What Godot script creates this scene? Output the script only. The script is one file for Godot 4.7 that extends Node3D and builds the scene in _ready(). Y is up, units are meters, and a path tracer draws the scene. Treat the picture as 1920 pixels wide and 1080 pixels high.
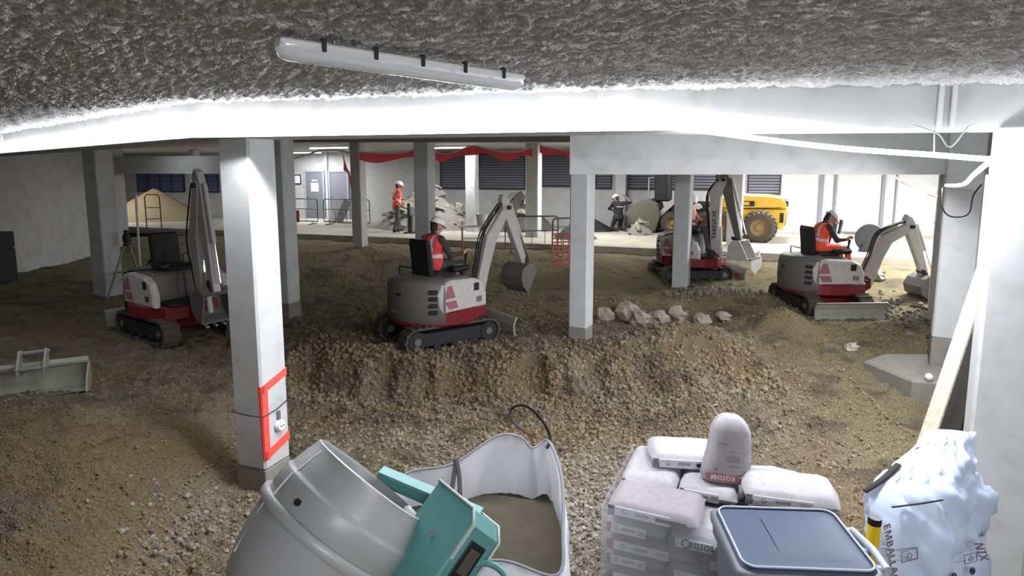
extends Node3D
# An underground car park being dug out: earth floor between columns, mini excavators, bags and a mixer in front.
# World: x right, y up, -z into the picture; y = 0 is the ground the machines stand on. P(x, y, d) is a point d metres ahead.

var mats := {}
var taken := {}
var rng := RandomNumberGenerator.new()
var noise_a := FastNoiseLite.new()
var noise_b := FastNoiseLite.new()
var noise_c := FastNoiseLite.new()
const YAW := -0.349        # the building stands turned 20 degrees to the view
const CEIL := 3.2
const SOFFIT := 2.9
const HALL := 3.52         # ceiling of the rear hall
const SLAB := 0.6

func _ready():
	# ---- camera
	var cam := Camera3D.new()
	cam.name = "camera"
	cam.projection = Camera3D.PROJECTION_FRUSTUM
	cam.near = 0.05
	cam.far = 200.0
	cam.size = cam.near * 1080.0 / 1150.0
	cam.frustum_offset = Vector2(0, -cam.near * 66.0 / 1150.0)
	add_child(cam)
	cam.position = Vector3(0, 2.6, 0)
	cam.rotation_degrees = Vector3(-7.4, 0, 0)
	cam.current = true
	# ---- environment: a closed interior, no sky light gets in
	var env := Environment.new()
	env.background_mode = Environment.BG_COLOR
	env.background_color = Color(0.02, 0.02, 0.022)
	env.tonemap_mode = Environment.TONE_MAPPER_LINEAR
	env.tonemap_exposure = 1.6
	env.sdfgi_enabled = true
	env.ssao_enabled = true
	env.ssil_enabled = true
	var we := WorldEnvironment.new()
	we.name = "environment"
	we.environment = env
	add_child(we)
	noise_a.seed = 7; noise_a.frequency = 1.0; noise_a.fractal_octaves = 3
	noise_b.seed = 19; noise_b.frequency = 1.0; noise_b.fractal_octaves = 4
	noise_c.seed = 31; noise_c.frequency = 1.0; noise_c.fractal_octaves = 2
	rng.seed = 4242
	make_materials()
	lamps()
	setting()
	terrain()
	foreground()
	machines()
	people()
	rear_hall()
	small_things()

# ---------------------------------------------------------------- lamps
const ROPE_FRONT := [[-8.2, 2.97, 9.73], [-5.6, 2.98, 7.60], [-2.95, 3.01, 5.43], [-2.3, 3.0, 5.165], [-1.0, 2.98, 4.84], [0.62, 3.0, 4.435], [1.25, 2.90, 4.33], [2.1, 2.78, 4.21], [2.8, 2.72, 4.12], [3.2, 2.69, 4.02], [3.42, 2.74, 3.89], [3.8, 2.92, 3.88], [4.35, 2.98, 4.03]]
func lamps():
	# white light rope along the front beam
	var t := thing("light_rope", "glowing white light rope running along the front beam above the columns", "light rope")
	var pts := curve_points(ROPE_FRONT, 8)
	var g := G.new()
	g.tube(pts, 0.017, 8)
	obj("tube", g, mats.rope, t)
	for i in [0, 1, 4, 6, 8]:
		var a = P3(ROPE_FRONT[i])
		var c := G.new()
		c.tube([a + Vector3(0, 0.0, 0.0), a + Vector3(0, 0.2, -0.02)], 0.004, 5)
		obj("hanger_wire", c, mats.wire_white, t)
	for i in ROPE_FRONT.size() - 1:
		var a = P3(ROPE_FRONT[i]); var b = P3(ROPE_FRONT[i + 1])
		var e = a.distance_to(b) * (0.12 if i < 2 else (2.2 if i < 4 else 4.2 if i < 5 else (1.9 if i < 8 else 0.5)))
		area_light(t, (a + b) * 0.5, b - a, a.distance_to(b), 0.026, Vector3(0, -1.0, 0.25), e, Color(0.95, 0.97, 1.0))
		if i >= 6 and i < 9: area_light(t, (a + b) * 0.5, b - a, a.distance_to(b), 0.026, Vector3(0.6, -0.4, -0.8), a.distance_to(b) * 3.6, Color(0.95, 0.97, 1.0))
	# its tail swings back from the right column to the next one
	var t2 := thing("light_rope", "short end of glowing light rope swinging back to the second right column", "light rope")
	var tail := [[3.19, 2.685, 4.06], [3.30, 2.665, 4.30], [3.70, 2.59, 4.95], [4.38, 2.49, 6.0], [5.35, 2.45, 7.6]]
	g = G.new()
	g.tube(curve_points(tail, 8), 0.017, 8)
	obj("tube", g, mats.rope, t2)
	for i in tail.size() - 1:
		var a = P3(tail[i]); var b = P3(tail[i + 1])
		area_light(t2, (a + b) * 0.5 + Vector3(-0.02, 0, 0), b - a, a.distance_to(b), 0.026, Vector3(-0.6, -0.8, 0), a.distance_to(b) * 3.4, Color(0.95, 0.97, 1.0))
	# a pair of tubes on the ceiling behind the camera, lighting what faces us
	for x in [0.6, 2.8]:
		var b := thing("ceiling_tube_lamp", "ceiling tube lamp behind the camera on the %s" % ("left" if x < 2 else "right"), "lamp", P(x, CEIL - 0.14, -1.6), 0.0)
		g = G.new(); g.box(Vector3(0, 0.05, 0), Vector3(1.6, 0.05, 0.12), 0.008)
		obj("housing", g, mats.white_plastic, b)
		g = G.new(); g.tube([Vector3(-0.76, 0, 0), Vector3(0.76, 0, 0)], 0.019, 8)
		obj("tube", g, mats.tube_glow, b)
		area_light(b, Vector3(0, -0.025, 0), Vector3(1, 0, 0), 1.5, 0.08, Vector3(-0.15, -0.7, -0.7), 5.4, Color(0.97, 0.98, 1.0))
	# tubes under the hall ceiling
	hall_tube(Vector2(-8.6, 25.9), "glowing ceiling tube above the grey door at the far left", 11.0)
	hall_tube(Vector2(-10.2, 18.0), "glowing ceiling tube before the portal in the far left", 0.6)
	hall_tube(Vector2(-16.5, 24.5), "glowing ceiling tube above the sand heap in the far left", 9.0)
	hall_tube(Vector2(-6.2, 21.0), "glowing ceiling tube over the slab left of the rubble heap", 3.5)
	hall_tube(Vector2(-1.9, 20.8), "glowing ceiling tube over the slab in front of the rubble heap", 9.0)
	hall_tube(Vector2(2.6, 19.2), "glowing ceiling tube behind the white far column in the middle", 12.0)
	hall_tube(Vector2(7.4, 18.2), "glowing ceiling tube hidden over the yellow loader", 24.0)
	hall_tube(Vector2(11.6, 15.6), "glowing ceiling tube over the bright far right corner", 85.0)
	hall_tube(Vector2(10.0, 12.6), "glowing ceiling tube behind the deep beam at the right", 60.0)

func hall_tube(at: Vector2, label: String, e: float):
	var t := thing("ceiling_tube_lamp", label, "lamp", P(at.x, HALL - 0.05, at.y), YAW, "tube lamps under the hall ceiling")
	var g := G.new()
	g.box(Vector3(0, 0.02, 0), Vector3(1.6, 0.05, 0.12), 0.008)
	obj("housing", g, mats.white_plastic, t)
	g = G.new()
	g.tube([Vector3(-0.76, -0.03, 0), Vector3(0.76, -0.03, 0)], 0.019, 8)
	obj("tube", g, mats.tube_glow, t)
	area_light(t, Vector3(0, -0.055, 0), Vector3(1, 0, 0), 1.5, 0.08, Vector3(0, -1, 0), e, Color(0.97, 0.98, 1.0))

func area_light(parent: Node3D, at: Vector3, along: Vector3, length: float, width: float, facing: Vector3, energy: float, col: Color):
	var l := AreaLight3D.new()
	l.name = "lamp_light"
	l.area_size = Vector2(length, width)
	l.area_normalize_energy = true
	l.light_energy = energy
	l.light_color = col
	l.shadow_enabled = true
	l.area_range = 60.0
	l.area_attenuation = 2.0
	parent.add_child(l, true)
	var x := along.normalized()
	var z := -(facing - x * facing.dot(x)).normalized()
	l.transform = Transform3D(Basis(x, z.cross(x), z), at + -z * 0.02)

# ---------------------------------------------------------------- helpers
func P(x: float, y: float, d: float) -> Vector3:
	return Vector3(x, y, -d)
func P3(a) -> Vector3:
	return Vector3(a[0], a[1], -a[2])
func numbered(n: String) -> String:
	var k: int = taken.get(n, 0)
	taken[n] = k + 1
	return n if k == 0 else "%s_%03d" % [n, k]
func tag(o: Node, label: String, category := "", group := "", kind := ""):
	if label: o.set_meta("label", label)
	if category: o.set_meta("category", category)
	if group: o.set_meta("group", group)
	if kind: o.set_meta("kind", kind)
	return o
func thing(called: String, label: String, category: String, at := Vector3.ZERO, turn := 0.0, group := "") -> Node3D:
	var o := Node3D.new()
	o.name = numbered(called)
	add_child(o)
	o.position = at
	o.rotation.y = turn
	tag(o, label, category, group)
	return o
func obj(called: String, g: G, m: Material, parent: Node = self) -> MeshInstance3D:
	var o := MeshInstance3D.new()
	o.name = numbered(called) if parent == self else called
	o.mesh = g.mesh()
	o.material_override = m
	o.cast_shadow = GeometryInstance3D.SHADOW_CASTING_SETTING_ON
	parent.add_child(o, true)
	return o
func inst(called: String, mesh: Mesh, m: Material, parent: Node, xf := Transform3D.IDENTITY) -> MeshInstance3D:
	var o := MeshInstance3D.new()
	o.name = numbered(called) if parent == self else called
	o.mesh = mesh
	o.material_override = m
	parent.add_child(o, true)
	o.transform = xf
	return o
func struct(called: String, g: G, m: Material, parent: Node = self) -> MeshInstance3D:
	var o := obj(called, g, m, parent)
	o.set_meta("kind", "structure")
	return o
func curve_points(a: Array, steps := 6) -> Array:
	var pts := []
	for p in a: pts.append(P3(p) if p is Array else p)
	return smooth_path(pts, steps)
func smooth_path(pts: Array, steps := 6, closed := false) -> Array:
	var out := []
	var n := pts.size()
	for i in (n if closed else n - 1):
		var p0 = pts[(i - 1 + n) % n] if closed or i > 0 else pts[0]
		var p1 = pts[i]
		var p2 = pts[(i + 1) % n]
		var p3 = pts[(i + 2) % n] if closed or i + 2 < n else pts[n - 1]
		for k in steps:
			out.append(p1.cubic_interpolate(p2, p0, p3, float(k) / steps))
	if not closed: out.append(pts[n - 1])
	return out
func text_mesh(s: String, size: float, depth := 0.004) -> TextMesh:
	var t := TextMesh.new()
	t.text = s
	var f := SystemFont.new()
	f.font_names = PackedStringArray(["Droid Sans"])
	f.font_weight = 700
	t.font = f
	t.font_size = 32
	t.pixel_size = size / 32.0
	t.depth = depth
	return t
func frame_to(a: Vector3, b: Vector3, up := Vector3.UP) -> Transform3D:   # x runs from a to b
	var x := (b - a).normalized()
	if absf(x.dot(up)) > 0.99: up = Vector3(0, 0, 1)
	var z := x.cross(up).normalized()
	return Transform3D(Basis(x, z.cross(x), z), a)

class G:
	var v := PackedVector3Array()
	var sg := PackedInt32Array()
	var uv := PackedVector2Array()
	var col := PackedColorArray()
	var color := Color.WHITE
	var use_color := false
	var xf := Transform3D.IDENTITY
	var grp := 1
	func tri(a: Vector3, b: Vector3, c: Vector3, s := -1):
		v.append(xf * a); v.append(xf * b); v.append(xf * c)
		for k in 3:
			sg.append(s)
			if use_color: col.append(color)
	func poly(pts: Array, center: Vector3, s := -1):
		var n: Vector3 = Vector3.ZERO
		var mid := Vector3.ZERO
		for p in pts: mid += p
		mid /= pts.size()
		for i in range(1, pts.size() - 1): n += (pts[i + 1] - pts[0]).cross(pts[i] - pts[0])
		var flip := n.dot(mid - center) < 0.0
		for i in range(1, pts.size() - 1):
			if flip: tri(pts[0], pts[i + 1], pts[i], s)
			else: tri(pts[0], pts[i], pts[i + 1], s)
	func box(c: Vector3, size: Vector3, bevel := 0.0, b := Basis.IDENTITY):
		var h := size * 0.5
		var e := minf(bevel, minf(h.x, minf(h.y, h.z)) * 0.95)
		if e <= 0.0:
			var q := []
			for i in 8: q.append(c + b * Vector3(h.x if i & 1 else -h.x, h.y if i & 2 else -h.y, h.z if i & 4 else -h.z))
			for f in [[0, 1, 3, 2], [4, 5, 7, 6], [0, 1, 5, 4], [2, 3, 7, 6], [0, 2, 6, 4], [1, 3, 7, 5]]:
				poly([q[f[0]], q[f[1]], q[f[2]], q[f[3]]], c)
			return
		var ax := [Vector3(1, 0, 0), Vector3(0, 1, 0), Vector3(0, 0, 1)]
		var hv := [h.x, h.y, h.z]
		for i in 3:
			var j := (i + 1) % 3
			var k := (i + 2) % 3
			for s in [-1.0, 1.0]:
				var q := []
				for m in [[-1, -1], [1, -1], [1, 1], [-1, 1]]:
					q.append(c + b * (ax[i] * s * hv[i] + ax[j] * m[0] * (hv[j] - e) + ax[k] * m[1] * (hv[k] - e)))
				poly(q, c)
				for s2 in [-1.0, 1.0]:   # edge between faces i and j
					var w := []
					for m in [-1, 1]:
						w.append(c + b * (ax[i] * s * hv[i] + ax[j] * s2 * (hv[j] - e) + ax[k] * m * (hv[k] - e)))
					for m in [1, -1]:
						w.append(c + b * (ax[i] * s * (hv[i] - e) + ax[j] * s2 * hv[j] + ax[k] * m * (hv[k] - e)))
					poly(w, c)
		for i in 8:
			var s := Vector3(1 if i & 1 else -1, 1 if i & 2 else -1, 1 if i & 4 else -1)
			var q := []
			for a in 3:
				var p := (h - Vector3(e, e, e)) * s
				p[a] = h[a] * s[a]
				q.append(c + b * p)
			poly(q, c)
	func strip(rows: Array, closed := false, smooth := true):   # rows of equal length, quads between them
		var s := grp if smooth else -1
		grp += 1
		for i in rows.size() - 1:
			var n: int = rows[i].size()
			for j in (n if closed else n - 1):
				var k := (j + 1) % n
				var a = rows[i][j]; var b = rows[i][k]; var c = rows[i + 1][k]; var d = rows[i + 1][j]
				if not a.is_equal_approx(b): tri(a, b, c, s)
				if not c.is_equal_approx(d): tri(a, c, d, s)
	func tube(path: Array, r, segs := 8, closed := false, caps := true, squash := 1.0):
		var rows := []
		var n := path.size()
		var up := Vector3.UP
		var t0: Vector3 = (path[1] - path[0]).normalized()
		if absf(t0.dot(up)) > 0.9: up = Vector3(1, 0, 0)
		var nx := t0.cross(up).normalized()
		for i in n:
			var a: Vector3 = path[i - 1] if i > 0 else (path[n - 1] if closed else path[0])
			var b: Vector3 = path[i + 1] if i < n - 1 else (path[0] if closed else path[n - 1])
			var t := (b - a).normalized()
			nx = (nx - t * nx.dot(t)).normalized()
			var ny := t.cross(nx)
			var rr: float = r[i] if r is Array else r
			var row := []
			for k in segs:
				var w := TAU * k / segs
				row.append(path[i] + nx * cos(w) * rr + ny * sin(w) * rr * squash)
			rows.append(row)
		if closed: rows.append(rows[0])
		strip(rows, true)
		if caps and not closed:
			for e in [0, n - 1]:
				poly(rows[e], path[1] if e == 0 else path[n - 2])
	func lathe(profile: Array, segs := 24, from := 0.0, to := TAU, sx := 1.0, sz := 1.0):   # profile: Vector2(radius, y) going up
		var full := to - from >= TAU - 0.001
		var cnt := segs if full else segs + 1
		var i := 0
		while i < profile.size() - 1:
			var j := i + 1
			while j < profile.size() - 1:
				var u: Vector2 = (profile[j] - profile[j - 1]).normalized()
				var w: Vector2 = (profile[j + 1] - profile[j]).normalized()
				if u.dot(w) < 0.75: break
				j += 1
			var rows := []
			for k in range(i, j + 1):
				var row := []
				for m in cnt:
					var a := from + (to - from) * m / segs
					row.append(Vector3(cos(a) * profile[k].x * sx, profile[k].y, sin(a) * profile[k].x * sz))
				rows.append(row)
			strip(rows, full)
			i = j
	func prism(pts: Array, z0: float, z1: float, t := Transform3D.IDENTITY, bevel := 0.0):   # polygon in xy pulled along z
		var p2 := PackedVector2Array()
		for p in pts: p2.append(p if p is Vector2 else Vector2(p[0], p[1]))
		var area := 0.0
		for i in p2.size(): area += p2[i].cross(p2[(i + 1) % p2.size()])
		if area < 0: p2.reverse()
		var inner := p2
		if bevel > 0.0:
			inner = PackedVector2Array()
			var m := p2.size()
			for i in m:
				var e1 := (p2[i] - p2[(i - 1 + m) % m]).normalized()
				var e2 := (p2[(i + 1) % m] - p2[i]).normalized()
				var nn := Vector2(-e1.y, e1.x) + Vector2(-e2.y, e2.x)
				inner.append(p2[i] + nn.normalized() * bevel / maxf(0.35, nn.length() * 0.5))
		var idx := Geometry2D.triangulate_polygon(inner)
		for i in range(0, idx.size(), 3):
			var a := inner[idx[i]]; var b := inner[idx[i + 1]]; var c := inner[idx[i + 2]]
			if (b - a).cross(c - a) < 0:
				var s := b; b = c; c = s
			tri(t * Vector3(a.x, a.y, z1), t * Vector3(c.x, c.y, z1), t * Vector3(b.x, b.y, z1))
			tri(t * Vector3(a.x, a.y, z0), t * Vector3(b.x, b.y, z0), t * Vector3(c.x, c.y, z0))
		var m2 := p2.size()
		for i in m2:
			var j := (i + 1) % m2
			var lev := [[inner, z0], [p2, z0 + bevel], [p2, z1 - bevel], [inner, z1]] if bevel > 0.0 else [[p2, z0], [p2, z1]]
			for k in lev.size() - 1:
				var a: Vector2 = lev[k][0][i]; var b: Vector2 = lev[k][0][j]
				var c: Vector2 = lev[k + 1][0][j]; var d: Vector2 = lev[k + 1][0][i]
				var A := t * Vector3(a.x, a.y, lev[k][1]); var B := t * Vector3(b.x, b.y, lev[k][1])
				var C := t * Vector3(c.x, c.y, lev[k + 1][1]); var D := t * Vector3(d.x, d.y, lev[k + 1][1])
				tri(A, C, B); tri(A, D, C)
	func cyl(a: Vector3, b: Vector3, r: float, segs := 12, r2 := -1.0):
		tube([a, b], [r, r if r2 < 0 else r2], segs)
	func ball(c: Vector3, r: Vector3, seg := 12, rings := 8, rough := 0.0, seed_ := 0):
		var rows := []
		var n := FastNoiseLite.new()
		n.seed = seed_; n.frequency = 0.9
		for i in rings + 1:
			var a := PI * i / rings - PI / 2
			var row := []
			for k in seg:
				var w := TAU * k / seg
				var d := Vector3(cos(a) * cos(w), sin(a), cos(a) * sin(w))
				var f := 1.0 + rough * n.get_noise_3d(d.x * 1.6, d.y * 1.6, d.z * 1.6) * 2.0 if rough > 0 else 1.0
				row.append(c + d * r * f)
			rows.append(row)
		strip(rows, true)
	func mesh() -> ArrayMesh:
		var st := SurfaceTool.new()
		st.begin(Mesh.PRIMITIVE_TRIANGLES)
		var last := -99
		for i in v.size():
			if sg[i] != last:
				st.set_smooth_group(sg[i]); last = sg[i]
			if use_color: st.set_color(col[i])
			if uv.size() == v.size(): st.set_uv(uv[i])
			st.add_vertex(v[i])
		st.generate_normals()
		return st.commit()

# ---------------------------------------------------------------- materials
func noise_tex(freq: float, octaves: int, seed_: int, ramp := [], size := 512, normal := false, strength := 4.0) -> NoiseTexture2D:
	var n := FastNoiseLite.new()
	n.seed = seed_; n.frequency = freq; n.fractal_octaves = octaves
	var t := NoiseTexture2D.new()
	t.noise = n; t.width = size; t.height = size; t.seamless = true
	t.as_normal_map = normal; t.bump_strength = strength
	if ramp:
		var g := Gradient.new()
		var off := PackedFloat32Array(); var cs := PackedColorArray()
		for r in ramp: off.append(r[0]); cs.append(r[1])
		g.offsets = off; g.colors = cs
		t.color_ramp = g
	return t
func mat(called: String, c: Color, rough := 0.7, metal := 0.0) -> StandardMaterial3D:
	var m := StandardMaterial3D.new()
	m.resource_name = called
	m.albedo_color = c
	m.roughness = rough
	m.metallic = metal
	mats[called] = m
	return m
func speckle(m: StandardMaterial3D, t: Texture2D, scale: float):   # world-space grain multiplied into the colour
	m.albedo_texture = t
	m.uv1_triplanar = true
	m.uv1_world_triplanar = true
	m.uv1_scale = Vector3.ONE * scale
func relief(m: StandardMaterial3D, t: Texture2D, h: float):
	m.heightmap_enabled = true
	m.heightmap_texture = t
	m.heightmap_scale = h
func glow(m: StandardMaterial3D, c: Color, e: float):
	m.emission_enabled = true
	m.emission = c
	m.emission_energy_multiplier = e
func make_materials():
	var grain := noise_tex(0.03, 4, 3, [[0.0, Color(0.80, 0.80, 0.80)], [1.0, Color(1, 1, 1)]])
	var dirt := noise_tex(0.012, 5, 5, [[0.0, Color(0.88, 0.875, 0.86)], [0.35, Color(0.96, 0.957, 0.95)], [0.6, Color(0.985, 0.985, 0.985)], [1.0, Color(1, 1, 1)]])
	var fine := noise_tex(0.08, 4, 9)
	var m := mat("rope", Color(1, 1, 1), 0.5)
	glow(m, Color(0.95, 0.97, 1.0), 17.0)
	m = mat("tube_glow", Color(1, 1, 1), 0.5)
	glow(m, Color(0.97, 0.98, 1.0), 6.0)
	mat("wire_white", Color(0.82, 0.82, 0.82), 0.6)
	mat("wire_black", Color(0.04, 0.04, 0.045), 0.6)
	mat("white_plastic", Color(0.85, 0.85, 0.85), 0.4)
	m = mat("paint_wall", Color(0.75, 0.75, 0.745), 0.85); speckle(m, dirt, 0.35); relief(m, fine, 0.05)
	m = mat("paint_column", Color(0.74, 0.74, 0.74), 0.75); speckle(m, dirt, 0.6); relief(m, fine, 0.04)
	m = mat("concrete", Color(0.52, 0.50, 0.47), 0.9); speckle(m, dirt, 0.8); relief(m, fine, 0.15)
	m = mat("concrete_dusty", Color(0.66, 0.64, 0.58), 0.95); speckle(m, dirt, 0.25); relief(m, fine, 0.08)
	m = mat("shovel_grey", Color(0.36, 0.36, 0.31), 0.65); speckle(m, dirt, 1.5)
	m = mat("slab_old", Color(0.34, 0.33, 0.31), 0.95); speckle(m, grain, 0.5)
	m = mat("plaster_rough", Color(0.88, 0.875, 0.87), 0.95); speckle(m, grain, 2.0); relief(m, noise_tex(0.05, 5, 12), 1.2)
	m = mat("soil", Color(1, 1, 1), 1.0)
	m.vertex_color_use_as_albedo = true
	speckle(m, noise_tex(0.05, 5, 15, [[0.0, Color(0.35, 0.34, 0.33)], [0.5, Color(0.75, 0.75, 0.74)], [1.0, Color(1, 1, 1)]], 1024), 0.8)
	relief(m, noise_tex(0.06, 5, 16, [], 1024), 2.2)
	m = mat("clod", Color(1, 1, 1), 1.0); m.vertex_color_use_as_albedo = true; speckle(m, grain, 3.0)
	m = mat("sand_grey", Color(0.36, 0.33, 0.26), 1.0); speckle(m, noise_tex(0.12, 4, 21, [[0.0, Color(0.5, 0.5, 0.5)], [1.0, Color(1, 1, 1)]]), 4.0); relief(m, fine, 0.6)
	m = mat("sand_pale", Color(0.62, 0.55, 0.42), 1.0); speckle(m, grain, 1.0); relief(m, fine, 0.4)
	m = mat("rock", Color(0.62, 0.57, 0.52), 0.95); speckle(m, dirt, 1.5); relief(m, fine, 0.8)
	m = mat("gravel", Color(0.62, 0.60, 0.57), 0.9); m.vertex_color_use_as_albedo = true
	m = mat("spray_orange", Color(1.0, 0.32, 0.26), 0.7)
	mat("steel_dark", Color(0.16, 0.16, 0.17), 0.55, 0.3)
	mat("steel", Color(0.55, 0.55, 0.56), 0.4, 0.6)
	m = mat("steel_grey_paint", Color(0.56, 0.56, 0.50), 0.6); speckle(m, dirt, 1.5)
	mat("chrome", Color(0.85, 0.85, 0.86), 0.15, 1.0)
	mat("rubber", Color(0.07, 0.068, 0.065), 0.85)
	m = mat("rubber_dusty", Color(0.29, 0.26, 0.225), 0.95); speckle(m, dirt, 2.0)
	mat("black_plastic", Color(0.05, 0.05, 0.055), 0.5)
	m = mat("machine_red", Color(0.44, 0.06, 0.10), 0.45); speckle(m, dirt, 1.2)
	m = mat("machine_white", Color(0.72, 0.70, 0.68), 0.5); speckle(m, dirt, 1.2)
	m = mat("machine_grey", Color(0.40, 0.385, 0.37), 0.55); speckle(m, dirt, 1.2)
	m = mat("machine_yellow", Color(0.85, 0.68, 0.22), 0.6); speckle(m, dirt, 1.0)
	m = mat("rim_dusty", Color(0.55, 0.46, 0.30), 0.9); speckle(m, dirt, 2.0)
	mat("seat_black", Color(0.06, 0.06, 0.07), 0.7)
	m = mat("drum_grey", Color(0.60, 0.60, 0.60), 0.42); m.clearcoat_enabled = true; m.clearcoat = 0.25; m.clearcoat_roughness = 0.3
	m = mat("teal", Color(0.33, 0.55, 0.54), 0.5); speckle(m, dirt, 2.5)
	mat("teal_chipped", Color(0.62, 0.66, 0.62), 0.7)
	m = mat("bag_white", Color(0.80, 0.80, 0.83), 0.75); m.backlight_enabled = true; m.backlight = Color(0.6, 0.6, 0.6)
	m = mat("sack_white", Color(0.74, 0.79, 0.88), 0.75); m.backlight_enabled = true; m.backlight = Color(0.4, 0.4, 0.4)
	mat("hem_grey", Color(0.40, 0.40, 0.42), 0.8)
	m = mat("webbing", Color(0.16, 0.14, 0.12), 0.9)
	m = mat("paper_bag", Color(0.56, 0.545, 0.56), 0.7); speckle(m, dirt, 3.0)
	m = mat("paper_bag_pink", Color(0.50, 0.47, 0.485), 0.7); speckle(m, dirt, 3.0)
	mat("print_pink", Color(0.56, 0.35, 0.38), 0.7)
	mat("print_grey", Color(0.42, 0.40, 0.41), 0.7)
	mat("print_dark", Color(0.06, 0.06, 0.08), 0.7)
	mat("print_panel", Color(0.74, 0.73, 0.74), 0.65)
	m = mat("film", Color(0.85, 0.86, 0.88, 0.28), 0.18); m.transparency = BaseMaterial3D.TRANSPARENCY_ALPHA
	m = mat("bin_body", Color(0.36, 0.37, 0.39), 0.5)
	m = mat("bin_lid", Color(0.13, 0.19, 0.30), 0.6)
	mat("bin_edge", Color(0.60, 0.62, 0.65), 0.4)
	mat("yellow_plastic", Color(0.85, 0.70, 0.04), 0.45)
	m = mat("wood_pale", Color(0.82, 0.80, 0.75), 0.8); speckle(m, noise_tex(0.02, 4, 40, [[0.0, Color(0.75, 0.7, 0.62)], [1.0, Color(1, 1, 1)]]), 1.5)
	m = mat("wood_dark", Color(0.24, 0.22, 0.20), 0.9); speckle(m, dirt, 2.0)
	m = mat("wood_pallet", Color(0.48, 0.38, 0.26), 0.85); speckle(m, dirt, 2.0)
	m = mat("clear_cover", Color(0.95, 0.95, 0.97, 0.5), 0.12); m.transparency = BaseMaterial3D.TRANSPARENCY_ALPHA
	mat("louver", Color(0.50, 0.50, 0.54), 0.6)
	mat("louver_back", Color(0.20, 0.20, 0.23), 0.8)
	mat("louver_blue", Color(0.46, 0.49, 0.62), 0.6)
	mat("door_grey", Color(0.44, 0.44, 0.47), 0.6)
	mat("notice", Color(0.86, 0.87, 0.9), 0.7)
	m = mat("tape_red", Color(0.86, 0.38, 0.39), 0.6); m.backlight_enabled = true; m.backlight = Color(0.5, 0.1, 0.1)
	mat("tape_white", Color(0.86, 0.84, 0.84), 0.6)
	mat("barrier_metal", Color(0.34, 0.32, 0.31), 0.5, 0.5)
	mat("mesh_orange", Color(0.80, 0.42, 0.34), 0.8)
	mat("hivis_orange", Color(0.98, 0.25, 0.10), 0.75)
	mat("hivis_band", Color(0.72, 0.70, 0.68), 0.5)
	mat("helmet_white", Color(0.88, 0.88, 0.88), 0.35)
	m = mat("body", Color(1, 1, 1), 0.85); m.vertex_color_use_as_albedo = true
	mat("red_panel", Color(0.50, 0.12, 0.14), 0.6)
	mat("lamp_glass", Color(0.75, 0.76, 0.75), 0.2)

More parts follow.
